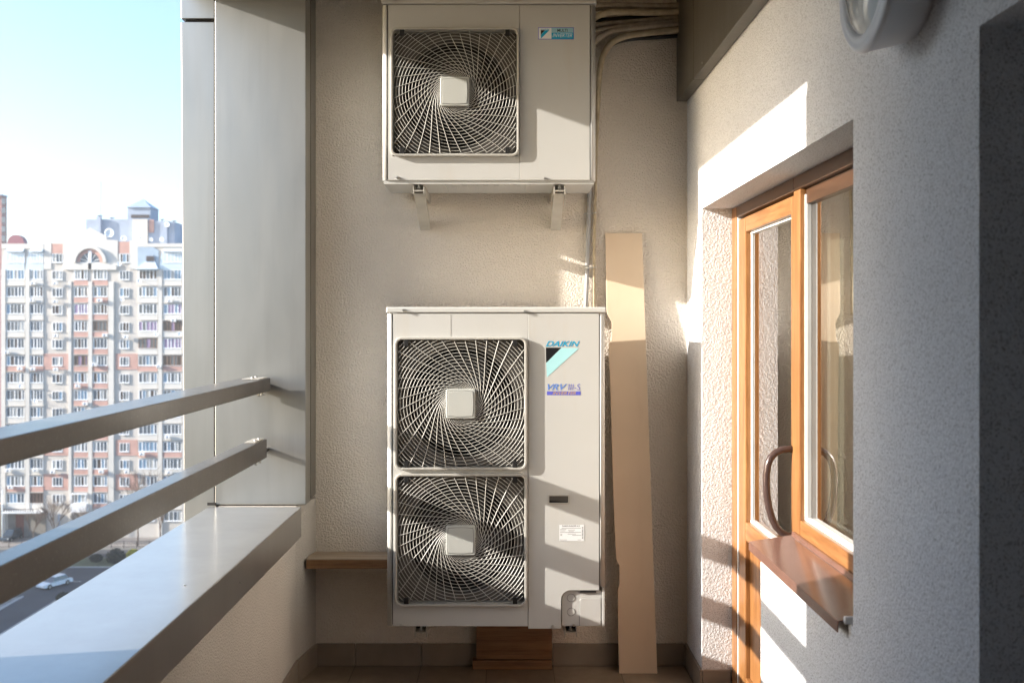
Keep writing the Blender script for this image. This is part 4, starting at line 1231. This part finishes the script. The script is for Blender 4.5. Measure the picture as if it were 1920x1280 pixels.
def bush(x, y, r, mat, label, seed, zs=.8, name='bush'):
    random.seed(seed); m = MB(); c_ = Vector((x, y, GZ+.1+r*zs*.9))
    for _ in range(1500):
        d = Vector((random.gauss(0,1), random.gauss(0,1), random.gauss(0,1))).normalized()
        p = c_ + Vector((d.x, d.y, d.z*zs))*r*random.uniform(.45, 1.05)
        if p.z < GZ+.12: continue
        a = Vector((random.gauss(0,1), random.gauss(0,1), random.gauss(0,1))).normalized(); b_ = a.orthogonal().normalized(); s_ = random.uniform(.08,.17)
        m.add([p-a*s_, p+b_*s_*.6, p+a*s_, p-b_*s_*.6], [(0,1,2,3)])
    t_ = thing(name, label, 'bush', (x, y, GZ))
    m.build('foliage', mat, t_, fix=False)
    MB().tube([(x,y,GZ),(x,y,GZ+r)], [.09,.05], 6).build('stem', M['bark'], t_)
yb3 = gy(1056)
bush(px(217,yb3), yb3, 1.35, M['hedge'], 'round dark clipped bush on the grass strip', 11)
bush(px(250,yb3+2), yb3+2, 1.0, M['forsythia'], 'yellow flowering bush right of the round dark one', 12)
bush(px(180,yb3+1), yb3+1, .9, M['hedge'], 'low dark bush left of the round clipped one', 13, .6)
bush(px(118,gy(1130)), gy(1130), .8, M['hedge'], 'dark bush on the near pavement behind the white car', 14)
# low fence and street lamp
fe = thing('street_fence', 'low dark railing between pavement and lane', 'fence', (-60, gy(1027), GZ))
m = MB(); yy = gy(1027)
for k in range(3): m.box(-90, -30, yy-.03, yy+.03, GZ+.3+k*.35, GZ+.36+k*.35)
m.build('rail', M['dark_open'], fe, fix=False)
for k in range(30): MB().box(-90+k*2, -89.92+k*2, yy-.04, yy+.04, GZ, GZ+1.1).build('post', M['dark_open'], fe)
sl_ = thing('street_lamp', 'thin grey lamp post at the left end of the block', 'street lamp', (px(4,160), 160, GZ))
MB().tube([(px(4,160),160,GZ),(px(4,160),160,GZ+8.5)], [.11,.07], 8).build('post', M['frame'], sl_)
MB().tube([(px(4,160),160,GZ+8.5),(px(4,160)-.4,160,GZ+9),(px(4,160)-1.4,160,GZ+9.1)], .05, 6).build('arm', M['frame'], sl_)
MB().box(px(4,160)-2.0, px(4,160)-1.3, 159.85, 160.15, GZ+9.02, GZ+9.16).build('lamp_head', M['slate'], sl_, bevel=.02)
# extra thin lines in the pipe bundle
pipe([(1060,20),(1120,18),(1180,17),(1240,17.5),(1283,16)], .006, 'thin dark cable under the topmost pipe', 'pipe2', 4.515, 'cable', None, 'cable')
pipe([(1075,80),(1108,63),(1126,56),(1160,50),(1200,46),(1240,42),(1283,37)], .007, 'thin cable squeezed between the third and fourth pipes', 'pipe2', 4.49, 'cable', None, 'cable')
# haze: pale even air over the whole place, sky outside it
hm = bpy.data.materials.new('haze'); hm.use_nodes = True
hn = hm.node_tree; hn.nodes.clear()
ho = hn.nodes.new('ShaderNodeOutputMaterial'); hv = hn.nodes.new('ShaderNodeVolumePrincipled')
hv.inputs['Color'].default_value = (.95, .965, 1.0, 1); hv.inputs['Density'].default_value = .00042
hv.inputs['Anisotropy'].default_value = .3
hn.links.new(hv.outputs[0], ho.inputs['Volume'])
hz = MB().box(-260, 140, -30, 330, GZ-1.6, cz_(330, DF)+6).build('haze', hm, fix=True)
hz['kind'] = 'stuff'
